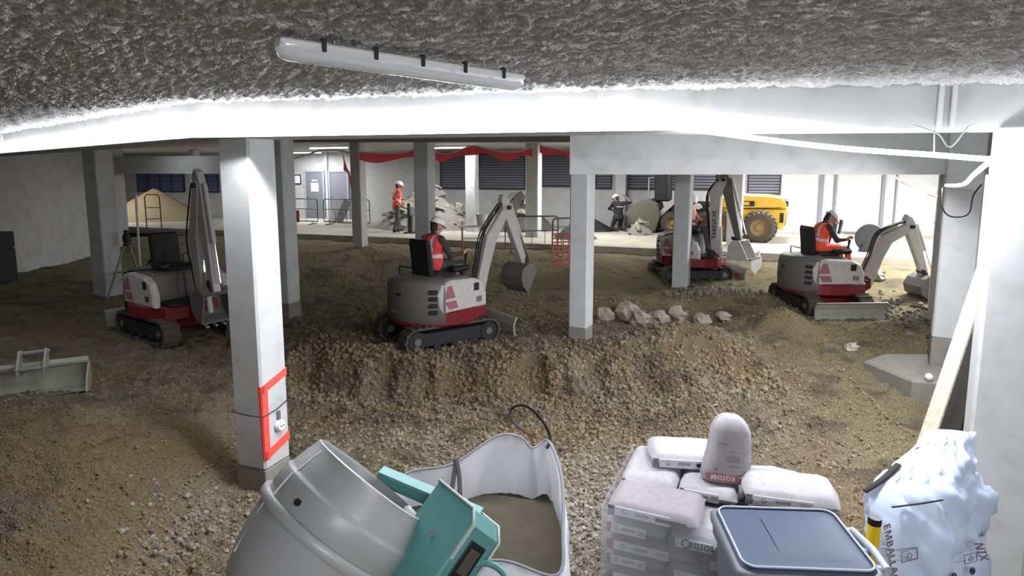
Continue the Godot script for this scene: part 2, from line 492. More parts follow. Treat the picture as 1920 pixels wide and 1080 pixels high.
# ---------------------------------------------------------------- the building
func setting():
	var g: G
	# front beam: three lengths meeting over the columns and at the joint in the middle
	var front := [Vector2(-12.5, 13.3), Vector2(-2.75, 5.33), Vector2(0.65, 4.48), Vector2(3.3, 4.15), Vector2(7.5, 3.9)]
	var runs := ["left of the spray-marked column", "between the spray-marked column and the middle joint", "right of the middle joint", "over the near right column"]
	for i in 4:
		g = G.new()
		var a: Vector2 = front[i]; var b: Vector2 = front[i + 1]
		var n := Vector2(a.y - b.y, b.x - a.x).normalized()
		if n.y < 0: n = -n
		var pts := [a, b, b + n * 0.5, a + n * 0.5]
		g.prism(pts.map(func(p): return Vector2(p.x, p.y)), 0, CEIL - SOFFIT, Transform3D(Basis(Vector3(1, 0, 0), Vector3(0, 0, -1), Vector3(0, 1, 0)), Vector3(0, SOFFIT, 0)))
		tag(struct("trim", g, mats.paint_wall), "white painted front beam, the length " + runs[i], "beam")
	# deep beam on the right, from the middle column to the second right column
	wall_run("trim", Vector2(0.86, 9.22), Vector2(9.5, 7.75), 2.58, CEIL, 0.3, mats.paint_wall, "deep grey-white beam between the middle column and the second right column", "beam")
	# ceilings
	ceiling_mesh()
	g = G.new()
	g.box(P(-1.0, CEIL + 0.16, 9.1), Vector3(34, 0.3, 6.6))
	tag(struct("ceiling", g, mats.concrete), "flat concrete ceiling behind the front beam", "ceiling")
	g = G.new()
	g.box(P(-1.0, HALL + 0.15, 23.5), Vector3(64, 0.3, 24.5))
	g.box(P(-1.0, (HALL + CEIL) / 2 + 0.16, 12.3), Vector3(34, HALL - CEIL + 0.25, 0.25))
	tag(struct("ceiling", g, mats.paint_wall), "white painted ceiling of the rear hall", "ceiling")
	# outer walls
	wall_run("wall_far", Vector2(-24, 32.94), Vector2(17.5, 18.0), -0.3, HALL + 0.1, 0.3, mats.paint_wall, "white painted rear wall with louvres and a grey door", "wall")
	wall_run("wall_left", Vector2(-12.6, 9.5), Vector2(-13.1, 18.6), -0.3, HALL, 0.3, mats.paint_wall, "plain grey wall on the left behind the dark ground", "wall", true)
	wall_run("wall_side", Vector2(-24, 18.6), Vector2(-13.1, 18.6), -0.3, HALL, 0.3, mats.paint_wall, "grey return wall left of the portal", "wall", true)
	wall_run("wall_end", Vector2(-24, 18.6), Vector2(-24, 33.0), -0.3, HALL, 0.3, mats.paint_wall, "white end wall of the hall out of view", "wall", true)
	wall_run("wall_right", Vector2(13.5, 19.6), Vector2(9.2, 10.5), -0.6, HALL, 0.3, mats.paint_wall, "white side wall behind the far right columns", "wall", true)
	wall_run("wall_right", Vector2(9.2, 10.5), Vector2(4.6, 3.9), -0.9, HALL, 0.3, mats.paint_wall, "white side wall behind the leaning plank", "wall", true)
	wall_run("wall_right", Vector2(4.6, 3.9), Vector2(5.4, -3.0), -0.9, HALL, 0.3, mats.paint_wall, "white side wall at the right of the camera", "wall", true)
	wall_run("wall_left", Vector2(-12.6, 9.5), Vector2(-8.0, -3.0), -0.9, HALL, 0.3, mats.paint_wall, "grey wall at the left of the camera", "wall")
	wall_run("wall_back", Vector2(-8.2, -3.0), Vector2(5.6, -3.0), -0.9, HALL, 0.3, mats.paint_wall, "grey wall behind the camera", "wall", true)
	# columns
	column(-2.37, 5.56, 0.34, -0.6, SOFFIT + 0.02, 0.0, "white square column with orange spray marks beside the cement mixer", 0.3)
	column(3.50, 4.2, 0.38, -0.7, SOFFIT + 0.02, -0.2, "near grey-white column at the right edge of the picture", 0.0)
	column(1.08, 9.42, 0.3, -0.4, CEIL, -0.14, "white column in the middle standing in rubble", 0.24)
	column(6.07, 8.3, 0.42, -0.5, CEIL, -0.2, "white column with a grey foot behind the leaning plank", 0.55)
	column(7.86, 11.1, 0.3, -0.3, HALL, -0.2, "narrow white column beside the digging bucket on the right", 0.0)
	column(-4.13, 11.08, 0.33, -0.3, CEIL + 0.1, 0.0, "grey column just behind the spray-marked column", 0.3)
	column(-8.72, 13.05, 0.4, -0.3, HALL, 0.0, "grey column against the left wall beside the tripod", 0.0)
	column(-1.98, 14.0, 0.36, -0.3, HALL, 0.0, "grey column directly behind the driver in the middle", 0.0)
	column(3.74, 13.4, 0.34, -0.3, HALL, -0.12, "white column left of the half-hidden excavator", 0.0)
	column(-4.6, 18.5, 0.34, 0.0, HALL, 0.0, "white column at the slab edge left of the standing worker", 0.0)
	column(-13.0, 20.2, 0.42, 0.0, HALL, 0.0, "white column carrying the left end of the portal", 0.0)
	column(-12.6, 24.6, 0.30, 0.0, HALL, 0.0, "white far column beside the sand heap", 0.0)
	column(-1.37, 21.2, 0.36, 0.3, HALL, 0.0, "pinkish white far column beside the rubble heap", 0.0)
	column(0.68, 19.4, 0.42, 0.3, HALL, 0.0, "white far column right of the raised boom", 0.0)
	column(3.98, 22.45, 0.38, 0.3, HALL, 0.0, "white far column behind the kneeling worker", 0.0)
	column(6.22, 17.1, 0.38, 0.3, HALL, -0.1, "white far column left of the yellow loader", 0.0)
	# portal lintel in the far left
	wall_run("trim", Vector2(-13.2, 20.15), Vector2(-8.6, 18.45), 2.58, 3.12, 0.35, mats.paint_wall, "white lintel of the portal in the far left", "beam")
	# vertical strips on the beam
	for a in [[0.63, 4.465, 0.16, "thin white cable duct down the front beam at its middle joint"], [2.86, 4.19, 0.29, "pale cable duct on the front beam near the right end"], [2.94, 4.18, 0.29, "second pale cable duct on the front beam near the right end"], [-7.55, 9.22, 0.22, "short white cable duct on the front beam at the far left"]]:
		g = G.new()
		g.box(P(a[0], CEIL - a[2] / 2 - 0.01, a[1] - 0.005), Vector3(0.03, a[2], 0.02), 0.003)
		tag(obj("cable_duct", g, mats.wire_white), a[3], "cable duct")
	# old concrete footing under the second right column
	var f := G.new()
	var fp := [Vector2(5.15, 7.62), Vector2(5.0, 8.45), Vector2(5.5, 8.8), Vector2(6.9, 8.7), Vector2(6.8, 7.55), Vector2(5.9, 7.42)]
	f.prism(fp, 0, 0.46, Transform3D(Basis(Vector3(1, 0, 0), Vector3(0, 0, -1), Vector3(0, 1, 0)), Vector3(0, -0.5, 0)), 0.03)
	tag(struct("trim", f, mats.concrete), "low concrete footing block at the foot of the second right column", "footing")

func wall_run(called: String, a: Vector2, b: Vector2, y0: float, y1: float, thick: float, m: Material, label: String, category: String, right := false):
	var g := G.new()
	var n := Vector2(a.y - b.y, b.x - a.x).normalized()
	if n.y < 0: n = -n
	if right: n = -n if (called == "wall_back" or (called == "wall_left" or called == "wall_end") and n.x > 0) else n
	if called == "wall_right" and n.x < 0: n = -n
	if called == "wall_left" and n.x > 0: n = -n
	g.prism([a, b, b + n * thick, a + n * thick], 0, y1 - y0, Transform3D(Basis(Vector3(1, 0, 0), Vector3(0, 0, -1), Vector3(0, 1, 0)), Vector3(0, y0, 0)))
	return tag(struct(called, g, m), label, category)

func column(x: float, d: float, w: float, y0: float, y1: float, turn: float, label: String, foot: float):
	var t := thing("column", label, "column", P(x, y0, d), YAW + turn)
	t.set_meta("kind", "structure")
	var g := G.new()
	var gr := gh(x, d)
	var cut := maxf(y0, gr + foot - 0.05) - y0
	g.box(Vector3(0, (cut + y1 - y0) / 2, 0), Vector3(w, y1 - y0 - cut, w), 0.02)
	obj("shaft", g, mats.paint_column, t)
	if foot > 0:
		g = G.new()
		g.box(Vector3(0, cut / 2, 0), Vector3(w - 0.004, cut, w - 0.004), 0.01)
		tag(obj("foot", g, mats.concrete, t), "bare grey concrete foot of the column")

func ceiling_mesh():
	# sprayed plaster: a lumpy sheet with a slab above it
	var xs := []; var ds := []
	var x := -11.5
	while x < 6.6:
		xs.append(x); x += 0.022 if x > -5.5 else 0.06
	var d := -3.2
	while d < 5.7:
		ds.append(d); d += 0.018 if d > 1.9 else 0.15
	var far := func(px): return 14.0
	var v := PackedVector3Array(); var idx := PackedInt32Array()
	var nx := xs.size()
	for dd in ds:
		for xx in xs:
			var n := noise_b.get_noise_2d(xx * 11.0, dd * 22.0)
			var lump := 0.036 * n + 0.024 * absf(noise_a.get_noise_2d(xx * 26.0, dd * 50.0)) + 0.012 * noise_c.get_noise_2d(xx * 2.0, dd * 3.0)
			v.append(Vector3(xx, CEIL - 0.012 + lump, -dd))
	for i in ds.size() - 1:
		for j in nx - 1:
			var a := i * nx + j
			idx.append_array([a, a + nx, a + 1, a + 1, a + nx, a + nx + 1])
	var o := MeshInstance3D.new()
	o.name = numbered("ceiling")
	o.mesh = indexed(v, idx, PackedColorArray())
	o.material_override = mats.plaster_rough
	add_child(o)
	tag(o, "rough sprayed grey ceiling in front of the beam", "ceiling", "", "structure")
	# the same plaster goes on to the left, up to the receding beam
	v = PackedVector3Array(); idx = PackedInt32Array()
	xs = []; ds = []
	for i in 241: xs.append(-12.6 + i * 0.0412)
	for i in 161: ds.append(5.60 + i * 0.049)
	nx = xs.size()
	for dd in ds:
		for xx in xs:
			var lump := 0.036 * noise_b.get_noise_2d(xx * 11.0, dd * 22.0) + 0.024 * absf(noise_a.get_noise_2d(xx * 26.0, dd * 50.0)) + 0.012 * noise_c.get_noise_2d(xx * 2.0, dd * 3.0)
			v.append(Vector3(xx, CEIL - 0.012 + lump, -dd))
	for i in ds.size() - 1:
		for j in nx - 1:
			if ds[i] > 5.38 + (-2.75 - xs[j]) * 0.8174: continue
			var a := i * nx + j
			idx.append_array([a, a + nx, a + 1, a + 1, a + nx, a + nx + 1])
	o = MeshInstance3D.new()
	o.name = numbered("ceiling")
	o.mesh = indexed(v, idx, PackedColorArray())
	o.material_override = mats.plaster_rough
	add_child(o)
	tag(o, "rough sprayed grey ceiling running left along the receding beam", "ceiling", "", "structure")
	var g := G.new()
	g.box(P(-2.4, CEIL + 0.2, 1.2), Vector3(19, 0.3, 9.2))
	# the sheet beyond the left beam
	g.box(P(-9.0, CEIL + 0.22, 8.6), Vector3(9.0, 0.3, 6.0))
	tag(struct("ceiling", g, mats.concrete), "concrete slab carrying the sprayed ceiling", "ceiling")

func indexed(v: PackedVector3Array, idx: PackedInt32Array, col: PackedColorArray) -> ArrayMesh:
	var n := PackedVector3Array()
	n.resize(v.size())
	for i in range(0, idx.size(), 3):
		var a := v[idx[i]]; var c := (v[idx[i + 2]] - a).cross(v[idx[i + 1]] - a)
		n[idx[i]] += c; n[idx[i + 1]] += c; n[idx[i + 2]] += c
	for i in n.size(): n[i] = n[i].normalized()
	var arr := []
	arr.resize(Mesh.ARRAY_MAX)
	arr[Mesh.ARRAY_VERTEX] = v
	arr[Mesh.ARRAY_NORMAL] = n
	arr[Mesh.ARRAY_INDEX] = idx
	if col.size(): arr[Mesh.ARRAY_COLOR] = col
	var m := ArrayMesh.new()
	m.add_surface_from_arrays(Mesh.PRIMITIVE_TRIANGLES, arr)
	return m

# ---------------------------------------------------------------- the ground
const BUMPS := [[-4.9, 5.0, 1.9, 1.5, 0.38], [2.6, 9.0, 0.9, 0.45, 0.38], [4.35, 9.7, 0.6, 0.5, 0.40], [5.1, 7.2, 0.5, 0.4, -0.14], [2.1, 11.6, 1.1, 0.6, 0.22], [4.2, 12.4, 0.7, 0.5, 0.15], [-5.2, 15.5, 1.5, 0.8, 0.2], [-0.3, 8.2, 0.35, 0.35, -0.12], [-2.2, 8.6, 0.5, 0.3, 0.1]]
func macro(x: float, d: float) -> float:
	var k := smoothstep(0.5, 4.0, x)
	var db := 8.45 + 1.5 * k + 0.15 * sin(x * 1.3) + 0.3 * noise_c.get_noise_2d(x * 1.6, 3.0)
	var w := 0.55 + 3.3 * k
	var t1 := smoothstep(db - w, db, d)
	var t2 := smoothstep(2.6, 3.5, -x)
	var g := -0.42 + 0.42 * maxf(t1, t2)
	for b in BUMPS: g += b[4] * exp(-pow((x - b[0]) / b[2], 2) - pow((d - b[1]) / b[3], 2))
	g += 0.42 * smoothstep(-4.5, -0.3, d - (16.4 + (3.5 - x) * 0.37))
	return g
func gh(x: float, d: float) -> float:
	var g := macro(x, d)
	g += 0.05 * noise_b.get_noise_2d(x * 0.9, d * 0.9)
	var rough := 1.0 - 0.55 * smoothstep(-2.4, -3.2, x) * smoothstep(7.0, 5.5, d)
	rough *= 1.0 - 0.6 * smoothstep(9.5, 12.0, d)
	var dx := x + 0.15 * noise_c.get_noise_2d(x * 2.0, d * 2.0)
	g += rough * 0.06 * noise_a.get_noise_2d(dx * 4.5, d * 5.0)
	g += rough * 0.05 * noise_b.get_noise_2d(x * 14.0, d * 17.0)
	# ripples dragged by the digging bucket
	g += 0.012 * sin(d * 26.0 + 3.0 * noise_c.get_noise_2d(x, d * 0.6) * 3.0 + x * 2.0) * smoothstep(1.6, 3.0, x) * smoothstep(8.6, 7.6, d) * smoothstep(5.0, 5.8, d)
	g += 0.018 * sin((d * 0.9 - x * 0.5) * 17.0 + 4.0 * noise_c.get_noise_2d(x * 1.1, d)) * smoothstep(-2.5, -3.2, x) * smoothstep(6.6, 5.6, d)
	return g
func soil_color(x: float, d: float) -> Color:
	var brown := Color(0.190, 0.136, 0.072)
	var sand := Color(0.112, 0.077, 0.030)
	var olive := Color(0.250, 0.208, 0.098)
	var grey := Color(0.200, 0.168, 0.120)
	var n := noise_b.get_noise_2d(x * 0.7 + 40.0, d * 0.7)
	var c := brown.lerp(grey, clampf(0.45 + n * 0.9, 0, 1))
	c = c.lerp(sand, smoothstep(-2.5, -3.2, x) * smoothstep(6.4, 5.4, d + n * 0.6) * 0.9)
	c = c.lerp(olive, smoothstep(10.2, 11.5, d + n) * 0.85)
	c = c.lerp(olive, smoothstep(3.0, 4.5, x + n) * 0.5)
	c = c.lerp(Color(0.10, 0.075, 0.055), smoothstep(0.18, 0.42, noise_a.get_noise_2d(x * 0.9 - 9.0, d * 1.3 + 4.0)) * 0.7)
	c = c.lerp(grey.lightened(0.12), smoothstep(-0.4, 0.5, x) * smoothstep(1.8, 1.0, x) * smoothstep(6.4, 5.2, d) * 0.7)
	return c * 1.5
func terrain():
	var v := PackedVector3Array(); var idx := PackedInt32Array(); var col := PackedColorArray()
	var ds := []
	var d := -3.0
	while d < 21.5:
		ds.append(d)
		d += 0.3 if d < 1.9 else (0.02 if d < 6.2 else (0.032 if d < 10.5 else (0.06 if d < 14.5 else 0.12)))
	var nx := 0
	for dd in ds:
		var step := 0.0
		var row := []
		# even columns, finer near the middle of the site
		var n := 520
		nx = n + 1
		for j in nx:
			var s := 2.0 * j / n - 1.0
			row.append(-1.5 + s * (7.5 + absf(s) * absf(s) * 8.5))
		for x in row:
			var e: float = 16.4 + (3.5 - x) * 0.37
			v.append(Vector3(x, minf(gh(x, dd), SLAB - 0.06 if dd > e - 0.3 else 9.0), -dd))
			col.append(soil_color(x, dd))
	for i in ds.size() - 1:
		for j in nx - 1:
			var a := i * nx + j
			idx.append_array([a, a + 1, a + nx, a + 1, a + nx + 1, a + nx])
	var o := MeshInstance3D.new()
	o.name = numbered("floor")
	o.mesh = indexed(v, idx, col)
	o.material_override = mats.soil
	add_child(o)
	tag(o, "dug-up brown earth floor with banks and heaps", "ground", "", "structure")
	var g := G.new()
	g.box(P(-1, -1.6, 9), Vector3(34, 0.4, 26))
	tag(struct("floor", g, mats.concrete), "ground below the dug earth", "ground")
	# the remaining floor slab of the rear hall
	var e0 := Vector2(-24, 16.4 + 27.5 * 0.37); var e1 := Vector2(18, 16.4 - 14.5 * 0.37)
	g = G.new()
	var edge := [e0]
	for i in 41:
		var q: Vector2 = e0.lerp(e1, (i + 0.5) / 41.0)
		edge.append(q + Vector2(0, 0.10 * noise_a.get_noise_1d(i * 1.7)))
	edge.append(e1)
	edge.append(Vector2(18, 36)); edge.append(Vector2(-24, 36))
	g.prism(edge, 0, 0.22, Transform3D(Basis(Vector3(1, 0, 0), Vector3(0, 0, -1), Vector3(0, 1, 0)), Vector3(0, SLAB - 0.22, 0)))
	tag(struct("floor", g, mats.concrete_dusty), "dusty concrete floor slab of the rear hall", "floor")

# ---------------------------------------------------------------- things in the foreground
func foreground():
	mixer()
	big_bag()
	cement_pallet()
	wheeled_bin()
	white_sack()
	leaning_boards()
	column_fittings()
	tube_luminaire()
	ditching_bucket()
	soil_detail()

func mixer():
	var axis := Vector3(0.586, 0.69, -0.42).normalized()
	var c := P(-0.865, 0.92, 2.70)
	var right := Vector3(0.80, -0.60, 0.0)
	right = (right - axis * right.dot(axis)).normalized()
	var near := right.cross(axis).normalized()
	if near.z < 0: near = -near
	var xf := Transform3D(Basis(right, axis, right.cross(axis)), c)
	var ground := gh(c.x, -c.z)
	var t := thing("cement_mixer", "grey cement mixer drum with a teal frame and motor box", "cement mixer", Vector3(c.x, ground, c.z))
	var inv := Transform3D(Basis.IDENTITY, -t.position)
	var k := 1.317
	var g := G.new()
	g.xf = inv * xf
	var pr := []
	for q in [[0.0, -0.405], [0.06, -0.398], [0.115, -0.375], [0.165, -0.325], [0.212, -0.26], [0.243, -0.18], [0.262, -0.09], [0.268, -0.022]]: pr.append(Vector2(q[0] * k, q[1] * k))
	g.lathe(pr, 64)
	obj("lower_drum", g, mats.drum_grey, t)
	g = G.new(); g.xf = inv * xf
	pr = []
	for q in [[0.266, -0.024], [0.286, -0.024], [0.289, -0.016], [0.289, 0.004], [0.284, 0.010], [0.268, 0.012]]: pr.append(Vector2(q[0] * k, q[1] * k))
	g.lathe(pr, 64)
	obj("seam_ring", g, mats.drum_grey, t)
	g = G.new(); g.xf = inv * xf
	pr = []
	for q in [[0.268, 0.012], [0.274, 0.03], [0.272, 0.10], [0.270, 0.106], [0.264, 0.112], [0.262, 0.12], [0.250, 0.17], [0.238, 0.205], [0.236, 0.222], [0.228, 0.226], [0.222, 0.215], [0.225, 0.15], [0.23, 0.03]]: pr.append(Vector2(q[0] * k, q[1] * k))
	g.lathe(pr, 64)
	obj("upper_drum", g, mats.drum_grey, t)
	# highlight lines along the drum seams, painted in as white strips, and a bolt
	for a in [[0.012, 0.10, 0.2765, 0.2735], [0.115, 0.205, 0.2645, 0.2395], [-0.2, -0.03, 0.238, 0.2685]]:
		g = G.new(); g.xf = inv * xf
		var th := 2.62 if a[0] > 0 else 2.75
		var d0 := Vector3(cos(th), 0, sin(th))
		g.tube([(d0 * a[2] + Vector3(0, a[0], 0)) * k, (d0 * (a[2] + a[3]) * 0.5015 + Vector3(0, (a[0] + a[1]) / 2, 0)) * k, (d0 * a[3] + Vector3(0, a[1], 0)) * k], 0.004, 5)
		obj("seam_highlight", g, mats.white_plastic, t)
	g = G.new(); g.xf = inv * xf
	var bd := Vector3(cos(2.2), 0, sin(2.2))
	g.cyl((bd * 0.27 + Vector3(0, 0.05, 0)) * k, (bd * 0.282 + Vector3(0, 0.05, 0)) * k, 0.016, 6)
	obj("bolt", g, mats.steel_dark, t)
	# paddle seen from other sides, and the drum's inside floor
	g = G.new(); g.xf = inv * xf
	g.box(Vector3(0.1, -0.1, 0.1), Vector3(0.22, 0.3, 0.012), 0.003, Basis(Vector3(0, 1, 0), 0.7))
	obj("paddle", g, mats.steel_dark, t)
	# motor box: long side along the drum axis
	var b := (near * -0.12 + right * 0.95 + axis * -0.06)
	b = (b - axis * b.dot(axis)).normalized()
	var cc := b.cross(axis).normalized()
	if cc.z < 0: cc = -cc
	var turn := Basis(axis, -1.0)
	b = turn * b; cc = turn * cc
	if cc.z < 0: cc = -cc
	var bc := P(-0.315, 0.84, 2.74)
	var bx := Transform3D(Basis(b, axis, b.cross(axis)).scaled(Vector3.ONE * 1.2), bc)
	var face := 1.0 if (b.cross(axis)).z > 0 else -1.0
	g = G.new(); g.xf = inv * bx
	g.prism([[-0.13, -0.20], [0.10, -0.22], [0.13, -0.17], [0.13, 0.12], [0.09, 0.165], [-0.13, 0.165]], -0.11, 0.11, Transform3D.IDENTITY, 0.008)
	obj("motor_box", g, mats.teal, t)
	g = G.new(); g.xf = inv * bx     # lip round the upper edge, paint chipped off
	g.tube([Vector3(-0.13, 0.168, face * 0.108), Vector3(0.09, 0.168, face * 0.108), Vector3(0.134, 0.122, face * 0.108), Vector3(0.136, -0.02, face * 0.108)], 0.0075, 5)
	g.tube([Vector3(-0.13, 0.168, -face * 0.108), Vector3(0.09, 0.168, -face * 0.108), Vector3(0.134, 0.122, -face * 0.108), Vector3(0.136, -0.15, -face * 0.108)], 0.0075, 5)
	obj("box_lip", g, mats.teal_chipped, t)
	g = G.new(); g.xf = inv * bx
	g.box(Vector3(0.131, 0.0, 0.0), Vector3(0.008, 0.15, 0.115), 0.002)
	var win := obj("inspection_window", g, mats.black_plastic, t)
	g = G.new(); g.xf = inv * bx
	g.box(Vector3(0.136, 0.0, 0.0), Vector3(0.004, 0.10, 0.07), 0.001)
	obj("belt", g, mats.rubber_dusty, win)
	g = G.new(); g.xf = inv * bx
	g.box(Vector3(0.131, -0.145, 0.02), Vector3(0.008, 0.05, 0.06), 0.002)
	obj("socket_hole", g, mats.black_plastic, t)
	g = G.new(); g.xf = inv * bx
	g.cyl(Vector3(0.0, 0.0, face * 0.109), Vector3(0.0, 0.0, face * 0.114), 0.012, 8)
	obj("bolt", g, mats.steel, t)
	# yoke arm from the box round behind the drum
	var y0 := P(-0.17, 0.865, 2.88); var y1 := P(-0.72, 0.98, 3.10)
	var fr := frame_to(y0, y1, Vector3(0.2, 1, 0.3))
	g = G.new(); g.xf = inv * fr
	var ln := y0.distance_to(y1)
	g.box(Vector3(ln / 2, 0, 0), Vector3(ln, 0.075, 0.012), 0.003)
	g.box(Vector3(ln / 2, 0.036, 0.03), Vector3(ln, 0.012, 0.06), 0.003)
	g.box(Vector3(ln / 2, -0.036, 0.03), Vector3(ln, 0.012, 0.06), 0.003)
	obj("yoke_arm", g, mats.teal, t)
	g = G.new(); g.xf = inv * fr
	g.cyl(Vector3(0.1, 0, -0.01), Vector3(0.1, 0, 0.02), 0.014, 10)
	obj("bolt_hole", g, mats.black_plastic, t)
	# handwheel, bracket and stand
	var w := P(-0.135, 0.67, 2.62)
	var ring := []
	for i in 28:
		var a := TAU * i / 28.0
		ring.append(w + Vector3(cos(a) * 0.125, sin(a) * 0.10, -sin(a) * 0.07))
	g = G.new(); g.xf = inv
	g.tube(ring, 0.016, 8, true)
	for i in 3: g.cyl(w, ring[2 + i * 9], 0.011, 6)
	g.ball(w, Vector3(0.035, 0.03, 0.035), 10, 6)
	obj("hand_wheel", g, mats.teal, t)
	g = G.new(); g.xf = inv
	g.box(P(-0.255, 0.715, 2.62), Vector3(0.11, 0.012, 0.06), 0.003, Basis(Vector3(0, 0, 1), 0.25))
	obj("bracket", g, mats.steel_grey_paint, t)
	for q in [[-0.35, 0.78, 2.72, -0.15, 2.35], [-0.35, 0.78, 2.72, -0.2, 3.05], [-0.70, 0.93, 3.09, -0.95, 3.35], [-0.9, 0.5, 2.75, -1.15, 2.45]]:
		g = G.new(); g.xf = inv
		g.cyl(P(q[0], q[1], q[2]), P(q[3], gh(q[3], q[4]) - 0.02, q[4]), 0.028, 10)
		obj("leg", g, mats.teal, t)

func big_bag():
	var c := P(-0.2, gh(-0.2, 3.7), 3.7)
	var t := thing("bulk_bag", "open white bulk bag half full of grey sand beside the cement mixer", "bulk bag", c)
	var rim := []
	for q in [[-0.74, 0.50, 4.10], [-0.43, 0.53, 4.17], [-0.118, 0.68, 4.30], [0.059, 0.685, 4.28], [0.15, 0.62, 4.24], [0.265, 0.665, 4.26], [0.33, 0.60, 3.86], [0.30, 0.50, 3.38], [0.245, 0.42, 3.10], [-0.06, 0.44, 3.20], [-0.45, 0.45, 3.15], [-0.75, 0.45, 3.40], [-0.80, 0.47, 3.8]]: rim.append(P3(q) - c)
	rim = smooth_path(rim, 6, true)
	var n := rim.size()
	var mid := Vector3(-0.02, 0, 0.0)
	var rows := []
	for lv in [0.0, 0.1, 0.22, 0.36, 0.52, 0.68, 0.82, 0.93, 1.0]:
		var row := []
		for i in n:
			var p: Vector3 = rim[i]
			var h := lerpf(p.y, 0.0, lv)
			var flat := Vector3(p.x, 0, p.z) - mid
			var ang := flat.angle_to(Vector3.RIGHT)
			var fold := noise_a.get_noise_2d(i * 0.55, lv * 2.0) * 0.03 * (1.0 - absf(lv - 0.4))
			var sc: float = 1.0 + 0.10 * sin(lv * PI) - 0.04 * lv
			row.append(mid + flat * sc + flat.normalized() * fold + Vector3(0, h, 0))
		rows.append(row)
	var g := G.new()
	g.strip(rows, true)
	obj("body", g, mats.bag_white, t)
	g = G.new()
	g.tube(rim, 0.011, 6, true, true, 0.6)
	obj("hem", g, mats.hem_grey, t)
	# lifting loops: the two raised ones at the back and one fallen inside
	for pts in [[[0.45, 1.04, -0.54], [0.482, 1.10, -0.57], [0.44, 1.20, -0.60], [0.36, 1.285, -0.64], [0.272, 1.325, -0.66], [0.19, 1.285, -0.66], [0.217, 1.20, -0.63], [0.31, 1.135, -0.60]], [[-0.20, 0.99, -0.47], [-0.17, 0.92, -0.36], [-0.15, 0.83, -0.18], [-0.13, 0.79, -0.02]], [[-0.20, 0.99, -0.47], [-0.21, 0.90, -0.34], [-0.22, 0.82, -0.15], [-0.215, 0.79, 0.02]]]:
		g = G.new()
		g.tube(smooth_path(pts.map(func(p): return Vector3(p[0], p[1], p[2])), 6), 0.016, 6, false, true, 0.35)
		obj("lifting_loop", g, mats.webbing, t)
	# folded flap hanging over the rim at the back left
	g = G.new()
	rows = []
	for i in 5:
		var row := []
		for j in 9:
			var u := j / 8.0; var w := i / 4.0
			row.append(Vector3(-0.56 + u * 0.34, 0.50 + 0.04 * u + 0.05 * sin(w * 2.6) + 0.012 * sin(u * 15.0 + w * 3.0), -0.41 - 0.06 * u - 0.20 * w))
		rows.append(row)
	g.strip(rows)
	obj("flap", g, mats.bag_white, t)
	# the sand inside, a thing of its own
	g = G.new()
	rows = []
	for i in 16:
		var f := i / 15.0
		var row := []
		for j in n:
			var p: Vector3 = rim[j]
			var e := mid + (Vector3(p.x, 0, p.z) - mid) * 1.0
			var q := mid.lerp(e, f)
			row.append(q + Vector3(0, 0.70 - 0.06 * f * f + 0.03 * noise_b.get_noise_2d(q.x * 5, q.z * 5) + 0.01 * noise_a.get_noise_2d(q.x * 40, q.z * 40) + 0.04 * (-q.z), 0))
		rows.append(row)
	rows.reverse()
	g.strip(rows, true)
	var s := obj("sand_filling", g, mats.sand_grey)
	s.position = c
	tag(s, "damp grey sand filling the white bulk bag", "sand", "", "stuff")

func pillow(sx: float, sy: float, sz: float, seed_: int, puff := 1.0) -> G:   # a filled paper bag lying flat, its base at y = 0
	var g := G.new()
	var rows := []
	var n := FastNoiseLite.new()
	n.seed = seed_; n.frequency = 4.0
	var nu := 18; var nv := 14
	for s in [1.0, -1.0]:
		rows = []
		for i in nu + 1:
			var u := 2.0 * i / nu - 1.0
			var row := []
			for j in nv + 1:
				var w := 2.0 * j / nv - 1.0
				var e := pow(maxf(0.0, 1.0 - pow(absf(u), 7.0)), 0.5) * pow(maxf(0.0, 1.0 - pow(absf(w), 6.0)), 0.5)
				var y: float = 0.5 * sy * e * s * (1.0 + (0.10 * puff * n.get_noise_3d(u * 0.3, w * 0.3, s) if s > 0 else 0.0))
				var pin := 1.0 - 0.03 * puff * absf(u * w)
				row.append(Vector3(u * sx * 0.5 * pin, sy * 0.5 + y, w * sz * 0.5 * pin))
			rows.append(row)
		if s < 0: rows.reverse()
		g.strip(rows)
	return g

